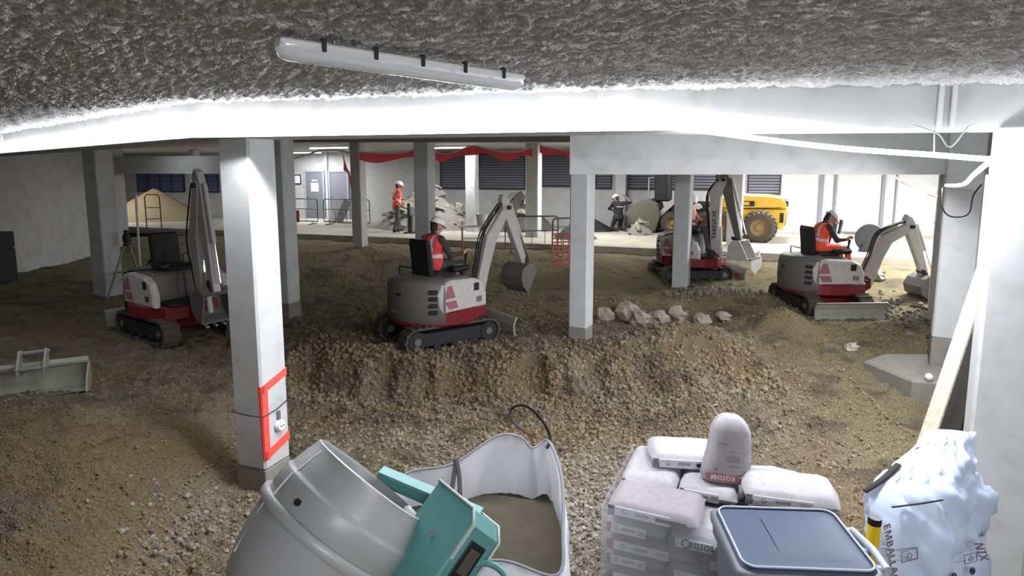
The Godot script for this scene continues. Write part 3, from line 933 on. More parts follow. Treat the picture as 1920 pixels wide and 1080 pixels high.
func cement_pallet():
	var at := P(0.59, -0.42, 3.72)
	var turn := -0.40
	var base := Transform3D(Basis(Vector3.UP, turn), at)    # x along the front, -z into the picture
	var t := thing("pallet", "wooden pallet under the stacked cement bags", "pallet", base * Vector3(0.6, 0, -0.5), turn)
	for i in 7:
		var g := G.new(); g.box(Vector3(0, 0.125, -0.44 + i * 0.1467), Vector3(1.2, 0.022, 0.10), 0.003)
		obj("top_board", g, mats.wood_pallet, t)
	for i in 3:
		var g := G.new(); g.box(Vector3(-0.54 + i * 0.54, 0.055, 0), Vector3(0.10, 0.11, 1.0), 0.004)
		obj("bearer", g, mats.wood_pallet, t)
	var long_mesh := pillow(0.594, 0.112, 0.394, 5).mesh()
	var words := ["bottom", "second", "third", "fourth", "fifth", "sixth", "top"]
	var place := ["front left", "front right", "back left", "back middle", "back right"]
	var count := 0
	for ly in 7:
		var slots := [[0.3, -0.2, 0], [0.9, -0.2, 0], [0.2, -0.7, 1], [0.6, -0.7, 1], [1.0, -0.7, 1]]
		if ly % 2 == 1: slots = [[0.2, -0.3, 1], [0.6, -0.3, 1], [1.0, -0.3, 1], [0.3, -0.8, 0], [0.9, -0.8, 0]]
		for si in 5:
			if ly == 6 and si in [1, 4]: continue
			if ly < 5 and ((ly % 2 == 0 and si in [3]) or (ly % 2 == 1 and false)): continue
			var s = slots[si]
			var where: String = place[si] if ly % 2 == 0 else ["front left", "front middle", "front right", "back left", "back right"][si]
			var o := thing("cement_bag", "white paper cement bag, %s of the %s layer on the pallet" % [where, words[ly]], "cement bag", base * Vector3(s[0] + rng.randf_range(-0.008, 0.008), 0.137 + ly * 0.112, s[1] + rng.randf_range(-0.01, 0.01)), turn + (PI / 2 if s[2] else 0.0) + rng.randf_range(-0.02, 0.02), "cement bags stacked on the pallet")
			inst("sack", long_mesh, mats.paper_bag if (count % 3) else mats.paper_bag_pink, o)
			bag_print(o, s[2] == 1, count, ly >= 5 and si == 1)
			count += 1
	# loose bags on top
	var top := 0.137 + 7 * 0.112
	bag_on(base, Vector3(0.42, top - 0.01, -0.82), 0.30, "cement bag with a pink label lying at the back left of the stack top", 31)
	bag_on(base, Vector3(1.03, top - 0.112, -0.70), 1.62, "bright white cement bag lying behind the upright bag", 32)
	bag_on(base, Vector3(1.10, top + 0.005, -0.50), 0.10, "loose cement bag with a label on its side at the right of the stack top", 33)
	# the upright bag
	var u := thing("cement_bag", "cement bag standing upright on the stack, its print upside down", "cement bag", base * Vector3(0.69, 0.137 + 7 * 0.112, -0.60), turn + 0.32, "cement bags stacked on the pallet")
	u.rotation.z = -0.08
	u.scale = Vector3(0.97, 0.82, 0.97)
	u.rotation.x = -0.12
	var rows := []
	var prof := [[0.0, 0.15, 0.075], [0.03, 0.165, 0.09], [0.12, 0.163, 0.098], [0.24, 0.152, 0.09], [0.34, 0.142, 0.085], [0.42, 0.135, 0.085], [0.48, 0.118, 0.078], [0.53, 0.085, 0.055], [0.555, 0.05, 0.03], [0.56, 0.0, 0.0]]
	for i in prof.size():
		var row := []
		for k in 32:
			var a := TAU * k / 32
			var cx := signf(cos(a)) * pow(absf(cos(a)), 0.55); var cz := signf(sin(a)) * pow(absf(sin(a)), 0.75)
			var wob := 1.0 + (0.05 * noise_a.get_noise_2d(k * 0.7, i * 1.3) if i > 3 and i < 9 else 0.0)
			row.append(Vector3(cx * prof[i][1] * wob + (0.02 * sin(prof[i][0] * 5.0)), prof[i][0], cz * prof[i][2] * wob))
		rows.append(row)
	var g := G.new()
	g.strip(rows, true)
	obj("sack", g, mats.paper_bag, u)
	g = G.new(); g.box(Vector3(0, 0.05, 0.0925), Vector3(0.29, 0.075, 0.006), 0.002, Basis(Vector3(1, 0, 0), -0.05))
	obj("pink_band", g, mats.print_pink, u)
	text_on(u, "EQIOM", 0.05, Vector3(-0.03, 0.05, 0.0965), Vector3(0, 0, PI), mats.print_panel)
	ring_on(u, Vector3(0.10, 0.05, 0.0975), 0.02, mats.print_panel)
	for q in [[-0.05, 0.33, 0.06, 0.012], [0.03, 0.21, 0.09, 0.05], [0.04, 0.15, 0.08, 0.008], [-0.08, 0.12, 0.02, 0.02], [0.03, 0.27, 0.07, 0.006]]:
		g = G.new(); g.box(Vector3(q[0], q[1], 0.0985 - absf(q[1] - 0.12) * 0.03), Vector3(q[2], q[3], 0.003), 0.0, Basis(Vector3(1, 0, 0), -0.04))
		obj("printed_block", g, mats.print_grey if q[3] < 0.03 else mats.paper_bag_pink, u)
	g = G.new()
	g.tube(smooth_path([Vector3(-0.05, 0.50, 0.02), Vector3(-0.10, 0.56, 0.0), Vector3(-0.115, 0.61, 0.0), Vector3(-0.09, 0.625, 0.01)], 5), 0.004, 5)
	obj("tie_string", g, mats.wood_pale, u)
	# stretch film round the left half of the stack
	g = G.new()
	var hgt := 0.137 + 7 * 0.112 - 0.03
	var ring := [Vector3(1.206, 0, 0.008), Vector3(-0.006, 0, 0.008), Vector3(-0.006, 0, -1.008)]
	for i in 2:
		var a: Vector3 = ring[i]; var b: Vector3 = ring[i + 1]
		var rr := []
		for lv in 12:
			var row := []
			for k in 25:
				var f := k / 24.0
				var q: Vector3 = a.lerp(b, f)
				var out := Vector3(0, 0, 1) if i == 0 else Vector3(-1, 0, 0)
				row.append(base * (q + out * (0.006 + 0.004 * noise_a.get_noise_2d(k * 0.9 + i * 50, lv * 3.1)) + Vector3(0, 0.1 + (hgt - 0.1) * lv / 11.0, 0)))
			rr.append(row)
		g.strip(rr)
	var film := obj("stretch_film", g, mats.film)
	tag(film, "clear stretch film wrapped round the stacked cement bags", "stretch film")

func bag_on(base: Transform3D, p: Vector3, turn: float, label: String, sd: int):
	var o := thing("cement_bag", label, "cement bag", base * p, base.basis.get_euler().y + turn, "cement bags stacked on the pallet")
	o.rotation.z = rng.randf_range(-0.05, 0.03)
	obj("sack", pillow(0.58, 0.115, 0.39, sd, 2.2), mats.paper_bag, o)
	bag_print(o, false, sd, false)

func bag_print(o: Node3D, end: bool, k: int, big: bool):
	# labels on the side that looks to the front: local +z, or local +x on bags lying crosswise
	var g := G.new()
	var b := Transform3D(Basis(Vector3.UP, -PI / 2 if end else 0.0), Vector3.ZERO)
	if end: b = Transform3D(Basis(Vector3.UP, -PI / 2), Vector3.ZERO)
	var depth := 0.299 if end else 0.199
	var w := 0.36 if end else 0.56
	var holder := Node3D.new()
	g.xf = b
	g.box(Vector3(-w * 0.10, 0.059, depth), Vector3(w * 0.62, 0.062, 0.006), 0.002)
	var lab := obj("label", g, mats.print_panel, o)
	if k % 4 == 3 and not big:
		g = G.new(); g.xf = b
		g.box(Vector3(w * 0.22, 0.059, depth + 0.002), Vector3(w * 0.34, 0.026, 0.006), 0.002)
		obj("black_strip", g, mats.print_dark, o)
	g = G.new(); g.xf = b
	g.box(Vector3(-w * 0.455, 0.059, depth), Vector3(w * 0.075, 0.07, 0.006), 0.002)
	obj("print_band", g, mats.print_grey if k % 2 else mats.print_pink, o)
	var sz := 0.052 if big else 0.026
	var tm := inst("lettering", text_mesh("EQIOM", sz, 0.003), mats.print_dark if big else mats.print_grey, lab, b * Transform3D(Basis.IDENTITY, Vector3(w * (0.06 if big else -0.10), 0.062, depth + 0.004)))
	var r := G.new(); r.xf = b
	var pts := []
	for i in 22: pts.append(Vector3(-w * (0.22 if big else 0.30) + cos(0.9 + i * 0.26) * sz * 0.5, 0.062 + sin(0.9 + i * 0.26) * sz * 0.5, depth + 0.004))
	r.tube(pts, sz * 0.09, 5)
	obj("ring_logo", r, mats.print_dark if big else mats.print_grey, lab)
	for i in 3:
		var q := G.new(); q.xf = b
		q.box(Vector3(w * 0.13, 0.048 + i * 0.011, depth + 0.0035), Vector3(w * 0.12, 0.004, 0.002))
		if not big: obj("printed_line", q, mats.print_grey, lab)
	holder.free()

func text_on(o: Node3D, s: String, size: float, at: Vector3, rot: Vector3, m: Material):
	inst("lettering", text_mesh(s, size, 0.003), m, o, Transform3D(Basis.from_euler(rot), at))
func ring_on(o: Node3D, at: Vector3, r: float, m: Material):
	var g := G.new()
	var pts := []
	for i in 22: pts.append(at + Vector3(cos(0.9 + i * 0.26) * r, sin(0.9 + i * 0.26) * r, 0))
	g.tube(pts, r * 0.16, 5)
	obj("ring_logo", g, m, o)

func rrect(w: float, h: float, r: float, n := 5) -> Array:
	var out := []
	for q in [[1, 1, 0.0], [-1, 1, PI / 2], [-1, -1, PI], [1, -1, PI * 1.5]]:
		for i in n + 1:
			var a: float = q[2] + PI / 2 * i / n
			out.append(Vector2(q[0] * (w / 2 - r) + cos(a) * r, q[1] * (h / 2 - r) + sin(a) * r))
	return out

func wheeled_bin():
	var at := P(1.43, -0.42, 2.93)
	var t := thing("wheeled_bin", "grey wheeled bin with a dark blue-grey lid in front of the cement bags", "bin", at, -0.06)
	var g := G.new()
	var rows := []
	for q in [[0.06, 0.50, 0.40], [0.10, 0.53, 0.43], [0.7, 0.59, 0.47], [1.02, 0.625, 0.50], [1.04, 0.66, 0.54], [1.11, 0.665, 0.545]]:
		var row := []
		for p in rrect(q[1], q[2], 0.05): row.append(Vector3(p.x, q[0], -p.y))
		rows.append(row)
	g.strip(rows, true, false)
	obj("body", g, mats.bin_body, t)
	g = G.new()
	rows = []
	for q in [[1.105, 0.69, 0.57], [1.14, 0.695, 0.575], [1.155, 0.67, 0.55], [1.155, 0.64, 0.525]]:
		var row := []
		for p in rrect(q[1], q[2], 0.06): row.append(Vector3(p.x, q[0] + 0.03 * p.y, -p.y))
		rows.append(row)
	g.strip(rows, true)
	obj("lid_rim", g, mats.bin_body, t)
	g = G.new()
	rows = []
	for q in [[1.15, 0.64, 0.525], [1.172, 0.62, 0.505], [1.168, 0.60, 0.485], [1.180, 0.5, 0.4], [1.188, 0.25, 0.2], [1.19, 0.01, 0.01]]:
		var row := []
		for p in rrect(q[1], q[2], minf(0.06, q[2] * 0.3)): row.append(Vector3(p.x, q[0] + 0.03 * p.y, -p.y))
		rows.append(row)
	g.strip(rows, true)
	g.poly(rows[rows.size() - 1], Vector3(0, 1.0, 0))
	var lid := obj("lid", g, mats.bin_lid, t)
	g = G.new()
	var lip := []
	for p in rrect(0.62, 0.505, 0.06): lip.append(Vector3(p.x, 1.176 + 0.03 * p.y, -p.y))
	g.tube(lip, 0.006, 6, true)
	obj("lid_bead", g, mats.bin_edge, lid)
	g = G.new()
	g.tube([Vector3(-0.11, 1.178, -0.22), Vector3(-0.11, 1.192, -0.1), Vector3(-0.11, 1.191, 0.0), Vector3(-0.11, 1.186, 0.1), Vector3(-0.11, 1.165, 0.22)], 0.004, 5)
	obj("lid_rib", g, mats.bin_lid, lid)
	g = G.new()
	g.tube([Vector3(0.40, 1.10, -0.20), Vector3(0.41, 1.115, 0.0), Vector3(0.41, 1.10, 0.14)], 0.02, 8)
	g.box(Vector3(0.36, 1.09, -0.19), Vector3(0.10, 0.05, 0.03), 0.006)
	g.box(Vector3(0.36, 1.08, -0.02), Vector3(0.10, 0.05, 0.03), 0.006)
	g.box(Vector3(0.36, 1.08, 0.12), Vector3(0.10, 0.05, 0.03), 0.006)
	obj("handle", g, mats.bin_edge, t)
	for s in [-1, 1]:
		g = G.new()
		g.cyl(Vector3(0.24, 0.10, s * 0.2), Vector3(0.24, 0.10, s * 0.25), 0.10, 16)
		obj("wheel", g, mats.rubber, t)
	# yellow handle of something standing behind the bin
	var y := thing("yellow_shovel", "yellow handled shovel standing between the bin and the white sack", "shovel", P(2.02, -0.42, 3.22), 0.1)
	g = G.new()
	g.tube([Vector3(0, 0.3, 0), Vector3(0, 1.08, 0.02)], 0.034, 10)
	obj("handle_grip", g, mats.yellow_plastic, y)
	g = G.new()
	g.tube([Vector3(0, 1.08, 0.02), Vector3(0, 1.12, 0.022)], 0.036, 10)
	obj("end_cap", g, mats.black_plastic, y)
	g = G.new()
	g.prism([[-0.11, 0.0], [0.11, 0.0], [0.12, 0.24], [0.03, 0.32], [-0.03, 0.32], [-0.12, 0.24]], -0.01, 0.01, Transform3D.IDENTITY, 0.003)
	obj("blade", g, mats.steel_dark, y)

func patch(net: Array, nu: int, nv: int) -> Array:   # smooth surface through rows of control points
	var across := []
	for r in net:
		across.append(resample(smooth_path(r, 8), nu))
	var out := []
	for j in nu:
		var c := []
		for r in across: c.append(r[j])
		out.append(resample(smooth_path(c, 8), nv))
	return out
func resample(p: Array, n: int) -> Array:
	var out := []
	for i in n:
		var f: float = float(i) / (n - 1) * (p.size() - 1)
		var k := mini(int(f), p.size() - 2)
		out.append(p[k].lerp(p[k + 1], f - k))
	return out

func white_sack():
	var at := P(2.5, -0.42, 3.45)
	var t := thing("woven_sack", "crumpled white woven sack with blue-black print propped against the right column", "sack", at)
	var net := [
		[P(2.10, 0.02, 3.30), P(2.30, 0.00, 3.22), P(2.52, 0.05, 3.20), P(2.72, 0.10, 3.34)],
		[P(2.09, 0.30, 3.34), P(2.27, 0.31, 3.22), P(2.50, 0.33, 3.20), P(2.74, 0.34, 3.36)],
		[P(2.10, 0.55, 3.40), P(2.28, 0.58, 3.28), P(2.50, 0.55, 3.24), P(2.75, 0.54, 3.42)],
		[P(2.13, 0.70, 3.50), P(2.31, 0.74, 3.40), P(2.52, 0.74, 3.32), P(2.78, 0.72, 3.48)],
		[P(2.36, 0.79, 3.62), P(2.47, 0.84, 3.52), P(2.62, 0.86, 3.46), P(2.82, 0.84, 3.56)],
		[P(2.60, 0.88, 3.74), P(2.68, 0.92, 3.70), P(2.76, 0.97, 3.66), P(2.88, 1.0, 3.66)]]
	var pt := patch(net, 26, 34)
	var front := []; var back := []
	for i in pt.size():
		var r1 := []; var r2 := []
		for j in pt[i].size():
			var p: Vector3 = pt[i][j] - at
			var fold := 0.05 * noise_a.get_noise_2d(i * 0.22 + j * 0.10, j * 0.16) + 0.045 * absf(noise_b.get_noise_2d(i * 0.35 - j * 0.3, j * 0.2)) * smoothstep(10, 24, j)
			r1.append(p + Vector3(0.2, 0.3, 0.9) * fold)
			r2.append(p + Vector3(0.03, -0.02, -0.16 * sin(PI * clampf(i / 25.0, 0.02, 0.98)) - 0.005))
		front.append(r1); back.append(r2)
	var g := G.new()
	front.reverse()
	g.strip(front)
	g.strip(back)
	for e in [0, 25]: g.strip([front[25 - e], back[e]], false)
	var fl := []; var bl := []
	for i in 26: fl.append(front[25 - i][0]); bl.append(back[i][0])
	g.strip([fl, bl], false)
	obj("body", g, mats.sack_white, t)
	# rolled mouth with its dark inside, and stitching
	g = G.new()
	g.tube(smooth_path([P(2.12, 0.705, 3.47) - at, P(2.24, 0.765, 3.50) - at, P(2.38, 0.82, 3.58) - at], 5), 0.022, 6, false, true, 0.5)
	obj("open_mouth", g, mats.webbing, t)
	g = G.new()
	g.tube(smooth_path([P(2.20, 0.68, 3.335) - at, P(2.34, 0.715, 3.31) - at, P(2.46, 0.75, 3.29) - at], 5), 0.005, 5)
	g.tube(smooth_path([P(2.10, 0.085, 3.262) - at, P(2.24, 0.13, 3.19) - at, P(2.36, 0.17, 3.165) - at], 5), 0.004, 5)
	obj("seam", g, mats.webbing, t)
	g = G.new()
	g.tube(smooth_path([P(2.40, 0.04, 3.18) - at, P(2.54, 0.10, 3.15) - at, P(2.68, 0.13, 3.19) - at], 5), 0.015, 6, false, true, 0.5)
	obj("strap", g, mats.wire_black, t)
	# print
	var lean := Basis(Vector3(0, 1, 0), 0.32) * Basis(Vector3(1, 0, 0), -0.16)
	inst("lettering", text_mesh("EMBALLAGE A", 0.066, 0.003), mats.print_grey, t, Transform3D(lean * Basis(Vector3(0, 0, 1), -PI / 2 + 0.12), P(2.175, 0.40, 3.25) - at))
	inst("lettering", text_mesh("NIX", 0.06, 0.003), mats.print_grey, t, Transform3D(Basis(Vector3(0, 1, 0), -0.5) * Basis(Vector3(0, 0, 1), -1.2), P(2.665, 0.47, 3.235) - at))
	for q in [[2.245, 0.46, 3.215, 0.10], [2.235, 0.20, 3.20, 0.09], [2.56, 0.47, 3.175, 0.08]]:
		var c := P(q[0], q[1], q[2]) - at
		var s: float = q[3]
		g = G.new(); g.xf = Transform3D(lean, c)
		g.tube([Vector3(-s, -s * 0.5, 0), Vector3(s, -s * 0.5, 0), Vector3(s, s * 0.5, 0), Vector3(-s, s * 0.5, 0)].map(func(p): return p * 0.6), 0.003, 4, true)
		g.tube([Vector3(-s * 0.4, -s * 0.2, 0), Vector3(0, s * 0.25, 0), Vector3(s * 0.35, 0, 0), Vector3(s * 0.1, -s * 0.3, 0)].map(func(p): return p * 0.6), 0.003, 4, true)
		obj("pictogram", g, mats.print_grey, t)
	for q in [[2.37, 0.33, 3.175], [2.47, 0.365, 3.165], [2.585, 0.385, 3.185]]:
		g = G.new(); g.xf = Transform3D(lean, P(q[0], q[1], q[2]) - at)
		var pts := []
		for i in 14: pts.append(Vector3(cos(TAU * i / 14.0) * 0.016, sin(TAU * i / 14.0) * 0.016, 0))
		g.tube(pts, 0.005, 4, true)
		g.box(Vector3.ZERO, Vector3(0.012, 0.012, 0.003))
		obj("recycling_mark", g, mats.print_dark, t)
	# a second empty sack slumped behind it
	var t2 := thing("woven_sack", "empty white sack bunched up behind the printed sack", "sack", P(2.85, -0.42, 3.62))
	g = G.new()
	g.ball(Vector3(0.02, 0.95, 0.02), Vector3(0.13, 0.20, 0.10), 20, 14, 0.25, 3)
	g.ball(Vector3(-0.02, 0.5, 0.0), Vector3(0.17, 0.5, 0.12), 20, 14, 0.2, 8)
	obj("body", g, mats.sack_white, t2)

func leaning_boards():
	var a := P(4.06, -0.44, 5.85); var b := P(5.32, 1.70, 6.78)
	var g := G.new()
	var fr := frame_to(a, b, Vector3(0.35, 0, 1))
	g.box(Vector3(a.distance_to(b) / 2, 0, 0), Vector3(a.distance_to(b), 0.15, 0.035), 0.004)
	var o := obj("leaning_plank", g, mats.wood_pale)
	o.transform = fr
	tag(o, "long pale plank leaning against the wall behind the near right column", "plank")
	var k := 0
	for q in [[5.15, 6.95, 5.75, 0.62, 7.35, "broad dark board propped low behind the pale plank"], [5.55, 6.75, 5.85, 0.3, 7.1, "short dark board leaning beside the pale plank"], [4.7, 6.35, 5.1, 0.2, 6.7, "dark weathered board lowest behind the pale plank"], [5.2, 6.45, 5.5, 0.45, 6.62, "upright grey batten behind the pale plank"]]:
		g = G.new()
		var p0 := P(q[0], gh(q[0], q[1]) - 0.03, q[1]); var p1 := P(q[2], q[3], q[4])
		g.box(Vector3(p0.distance_to(p1) / 2, 0, 0), Vector3(p0.distance_to(p1), [0.26, 0.16, 0.2, 0.09][k], 0.03), 0.003)
		o = obj("dark_board", g, mats.wood_dark if k < 3 else mats.concrete)
		o.transform = frame_to(p0, p1, Vector3(0.3, 0, 1))
		tag(o, q[5], "board", "dark boards behind the pale plank")
		k += 1

func column_fittings():
	# orange spray bracket wraps onto the right face of the near left column
	var cb := Basis(Vector3.UP, YAW)
	var cpos := P(-2.37, 0, 5.56)
	var q := Transform3D(cb, cpos)
	var g := G.new(); g.xf = q
	var f := 0.1725
	for s in [[0.68, 0.0, 0.30, 0.075], [0.05, 0.0, 0.30, 0.085]]:
		g.prism([[-0.165, s[0]], [0.165, s[0] + 0.09], [0.165, s[0] + 0.09 - s[3]], [-0.165, s[0] - s[3]]], -0.002, 0.002, Transform3D(Basis(Vector3.UP, PI / 2), Vector3(f, 0, 0)))
	g.prism([[-0.166, 0.68], [-0.095, 0.695], [-0.10, -0.03], [-0.166, -0.03]], -0.002, 0.002, Transform3D(Basis(Vector3.UP, PI / 2), Vector3(f, 0, 0)))
	g.prism([[0.135, 0.68], [0.168, 0.68], [0.168, -0.02], [0.15, -0.02]], -0.002, 0.002, Transform3D(Basis.IDENTITY, Vector3(0, 0, f)))
	var o := obj("spray_marking", g, mats.spray_orange)
	tag(o, "orange sprayed bracket mark on the near left column", "paint mark")
	# socket box on that face
	var t := thing("wall_socket", "small white socket box hanging on the spray-marked column", "socket", q * Vector3(0.173, 0.25, -0.02), YAW + PI / 2)
	g = G.new()
	g.lathe([Vector2(0.055, 0.0), Vector2(0.055, 0.03), Vector2(0.045, 0.045), Vector2(0.0, 0.048)], 20)
	var body := obj("housing", g, mats.white_plastic, t)
	body.rotation.x = PI / 2
	for s in [-1, 1]:
		g = G.new()
		g.cyl(Vector3(s * 0.015, 0.0, 0.045), Vector3(s * 0.015, 0.0, 0.052), 0.006, 8)
		obj("pin_hole", g, mats.black_plastic, t)
	g = G.new()
	g.box(Vector3(0, 0.09, 0.012), Vector3(0.035, 0.10, 0.02), 0.004)
	obj("conduit", g, mats.steel, t)
	# tie wire round the column
	g = G.new(); g.xf = q
	var w := 0.182
	g.tube([Vector3(-w, 0.41, w), Vector3(0, 0.395, w), Vector3(w, 0.40, w), Vector3(w, 0.41, 0.0), Vector3(w, 0.46, -w), Vector3(-w, 0.43, -w)], 0.005, 5, true)
	g.tube([Vector3(w, 0.46, -w), Vector3(w + 0.05, 0.45, -w - 0.03)], 0.004, 5)
	o = obj("tie_wire", g, mats.wire_black)
	tag(o, "thin black wire tied round the spray-marked column", "wire")

func tube_luminaire():
	var a := P(-0.985, 3.10, 2.66); var b := P(0.045, 3.07, 3.46)
	var t := thing("tube_luminaire", "unlit clear-covered tube lamp clipped under the rough ceiling", "lamp", a)
	var fr := frame_to(Vector3.ZERO, b - a)
	var ln := a.distance_to(b)
	var g := G.new(); g.xf = fr
	g.box(Vector3(ln / 2, 0.045, 0), Vector3(ln, 0.03, 0.10), 0.008)
	obj("base_tray", g, mats.white_plastic, t)
	g = G.new(); g.xf = fr
	var rows := []
	for i in 15:
		var w := PI * i / 14.0
		var row := []
		for x in [0.0, 0.015, 0.05, ln - 0.05, ln - 0.015, ln]:
			var s: float = 1.0 if x > 0.04 and x < ln - 0.04 else (0.86 if x > 0.01 and x < ln - 0.01 else 0.55)
			row.append(Vector3(x, 0.035 - sin(w) * 0.062 * s, cos(w) * 0.058 * s))
		rows.append(row)
	g.strip(rows)
	obj("clear_cover", g, mats.clear_cover, t)
	for s in [-0.022, 0.022]:
		g = G.new(); g.xf = fr
		g.cyl(Vector3(0.06, 0.005, s), Vector3(ln - 0.06, 0.005, s), 0.013, 10)
		obj("fluorescent_tube", g, mats.white_plastic, t)
	for i in 5:
		g = G.new(); g.xf = fr
		var x := 0.18 + i * (ln - 0.24) / 4.4
		g.box(Vector3(x, 0.045, 0.06), Vector3(0.02, 0.05, 0.008), 0.002)
		g.box(Vector3(x, 0.072, 0.05), Vector3(0.02, 0.008, 0.03), 0.002)
		g.box(Vector3(x, 0.045, -0.06), Vector3(0.02, 0.05, 0.008), 0.002)
		obj("clip", g, mats.steel_dark, t)
	for x in [0.25, ln - 0.25]:
		g = G.new(); g.xf = fr
		g.cyl(Vector3(x, 0.05, 0), Vector3(x, 0.14, 0), 0.008, 6)
		obj("hanger", g, mats.steel, t)

func ditching_bucket():
	# a wide grading bucket left on the ground at the left edge
	var t := thing("ditching_bucket", "wide grey digger bucket lying on the dark ground at the left edge", "digger bucket", P(-5.34, 0.10, 6.62), 0.5)
	var L := 0.98
	var g := G.new()
	# curved shell, open to the front and top
	var sec := [Vector2(0.20, 0.06), Vector2(-0.02, 0.0), Vector2(-0.18, 0.02), Vector2(-0.27, 0.12), Vector2(-0.26, 0.24), Vector2(-0.20, 0.31)]
	var outer := []; var inner := []
	for p in sec: outer.append(p)
	for i in range(sec.size() - 1, -1, -1): inner.append(sec[i] + Vector2(0.025, 0.022) * (1.0 if i > 0 else 0.4))
	g.prism(outer + inner, -L / 2, L / 2, Transform3D(Basis(Vector3(0, 0, 1), Vector3(0, 1, 0), Vector3(-1, 0, 0)), Vector3.ZERO))
	obj("shell", g, mats.steel_grey_paint, t)
	for s in [-1, 1]:
		g = G.new()
		g.prism([[0.20, 0.05], [-0.02, 0.0], [-0.18, 0.02], [-0.27, 0.12], [-0.26, 0.24], [-0.18, 0.30], [0.12, 0.16]], -0.01, 0.01, Transform3D(Basis(Vector3(0, 0, 1), Vector3(0, 1, 0), Vector3(-1, 0, 0)), Vector3(s * L / 2, 0, 0)), 0.002)
		obj("end_plate", g, mats.steel_grey_paint, t)
	g = G.new()
	g.box(Vector3(0, 0.325, -0.19), Vector3(L, 0.05, 0.09), 0.01, Basis(Vector3(1, 0, 0), 0.3))
	obj("top_bar", g, mats.steel_grey_paint, t)
	for s in [-1, 1]:
		g = G.new()
		g.prism([[-0.26, 0.30], [-0.24, 0.50], [-0.16, 0.52], [0.06, 0.36], [0.05, 0.28], [-0.10, 0.30]], -0.012, 0.012, Transform3D(Basis(Vector3(0, 0, 1), Vector3(0, 1, 0), Vector3(-1, 0, 0)), Vector3(-0.02 + s * 0.12, 0, 0)), 0.003)
		obj("hitch_ear", g, mats.steel_grey_paint, t)
	for p in [[0.47, -0.21], [0.34, 0.02]]:
		g = G.new()
		g.cyl(Vector3(-0.17, p[0], p[1]), Vector3(0.13, p[0], p[1]), 0.022, 10)
		obj("hitch_pin", g, mats.steel, t)

func stone_mesh(sd: int, flat := 0.75) -> ArrayMesh:
	var g := G.new()
	var n := FastNoiseLite.new()
	n.seed = sd; n.frequency = 1.1
	var rows := []
	for i in 6:
		var a := PI * i / 5 - PI / 2
		var row := []
		for k in 8:
			var w := TAU * k / 8 + i * 0.3
			var d := Vector3(cos(a) * cos(w), sin(a), cos(a) * sin(w))
			var f := 0.8 + 0.55 * n.get_noise_3dv(d * 1.3)
			row.append(d * f * Vector3(1, flat, 0.9))
		rows.append(row)
	g.strip(rows, true, false)
	return g.mesh()

func scatter(called: String, label: String, category: String, mesh: Mesh, m: Material, count: int, pick: Callable, s0: float, s1: float, cols: Array):
	var mm := MultiMesh.new()
	mm.transform_format = MultiMesh.TRANSFORM_3D
	mm.use_colors = true
	mm.mesh = mesh
	mm.instance_count = count
	for i in count:
		var p: Vector2 = pick.call()
		var s := s0 + (s1 - s0) * pow(rng.randf(), 3.0)
		var b := Basis.from_euler(Vector3(rng.randf() * TAU, rng.randf() * TAU, rng.randf() * TAU)).scaled(Vector3.ONE * s)
		mm.set_instance_transform(i, Transform3D(b, P(p.x, gh(p.x, p.y) + s * 0.25, p.y)))
		var c: Color = cols[rng.randi() % cols.size()]
		var sc := soil_color(p.x, p.y)
		mm.set_instance_color(i, c if c.a > 0.99 else Color(sc.r * c.r * 1.2, sc.g * c.g * 1.2, sc.b * c.b * 1.2))
	var o := MultiMeshInstance3D.new()
	o.name = numbered(called)
	o.multimesh = mm
	o.material_override = m
	add_child(o)
	tag(o, label, category, "", "stuff")

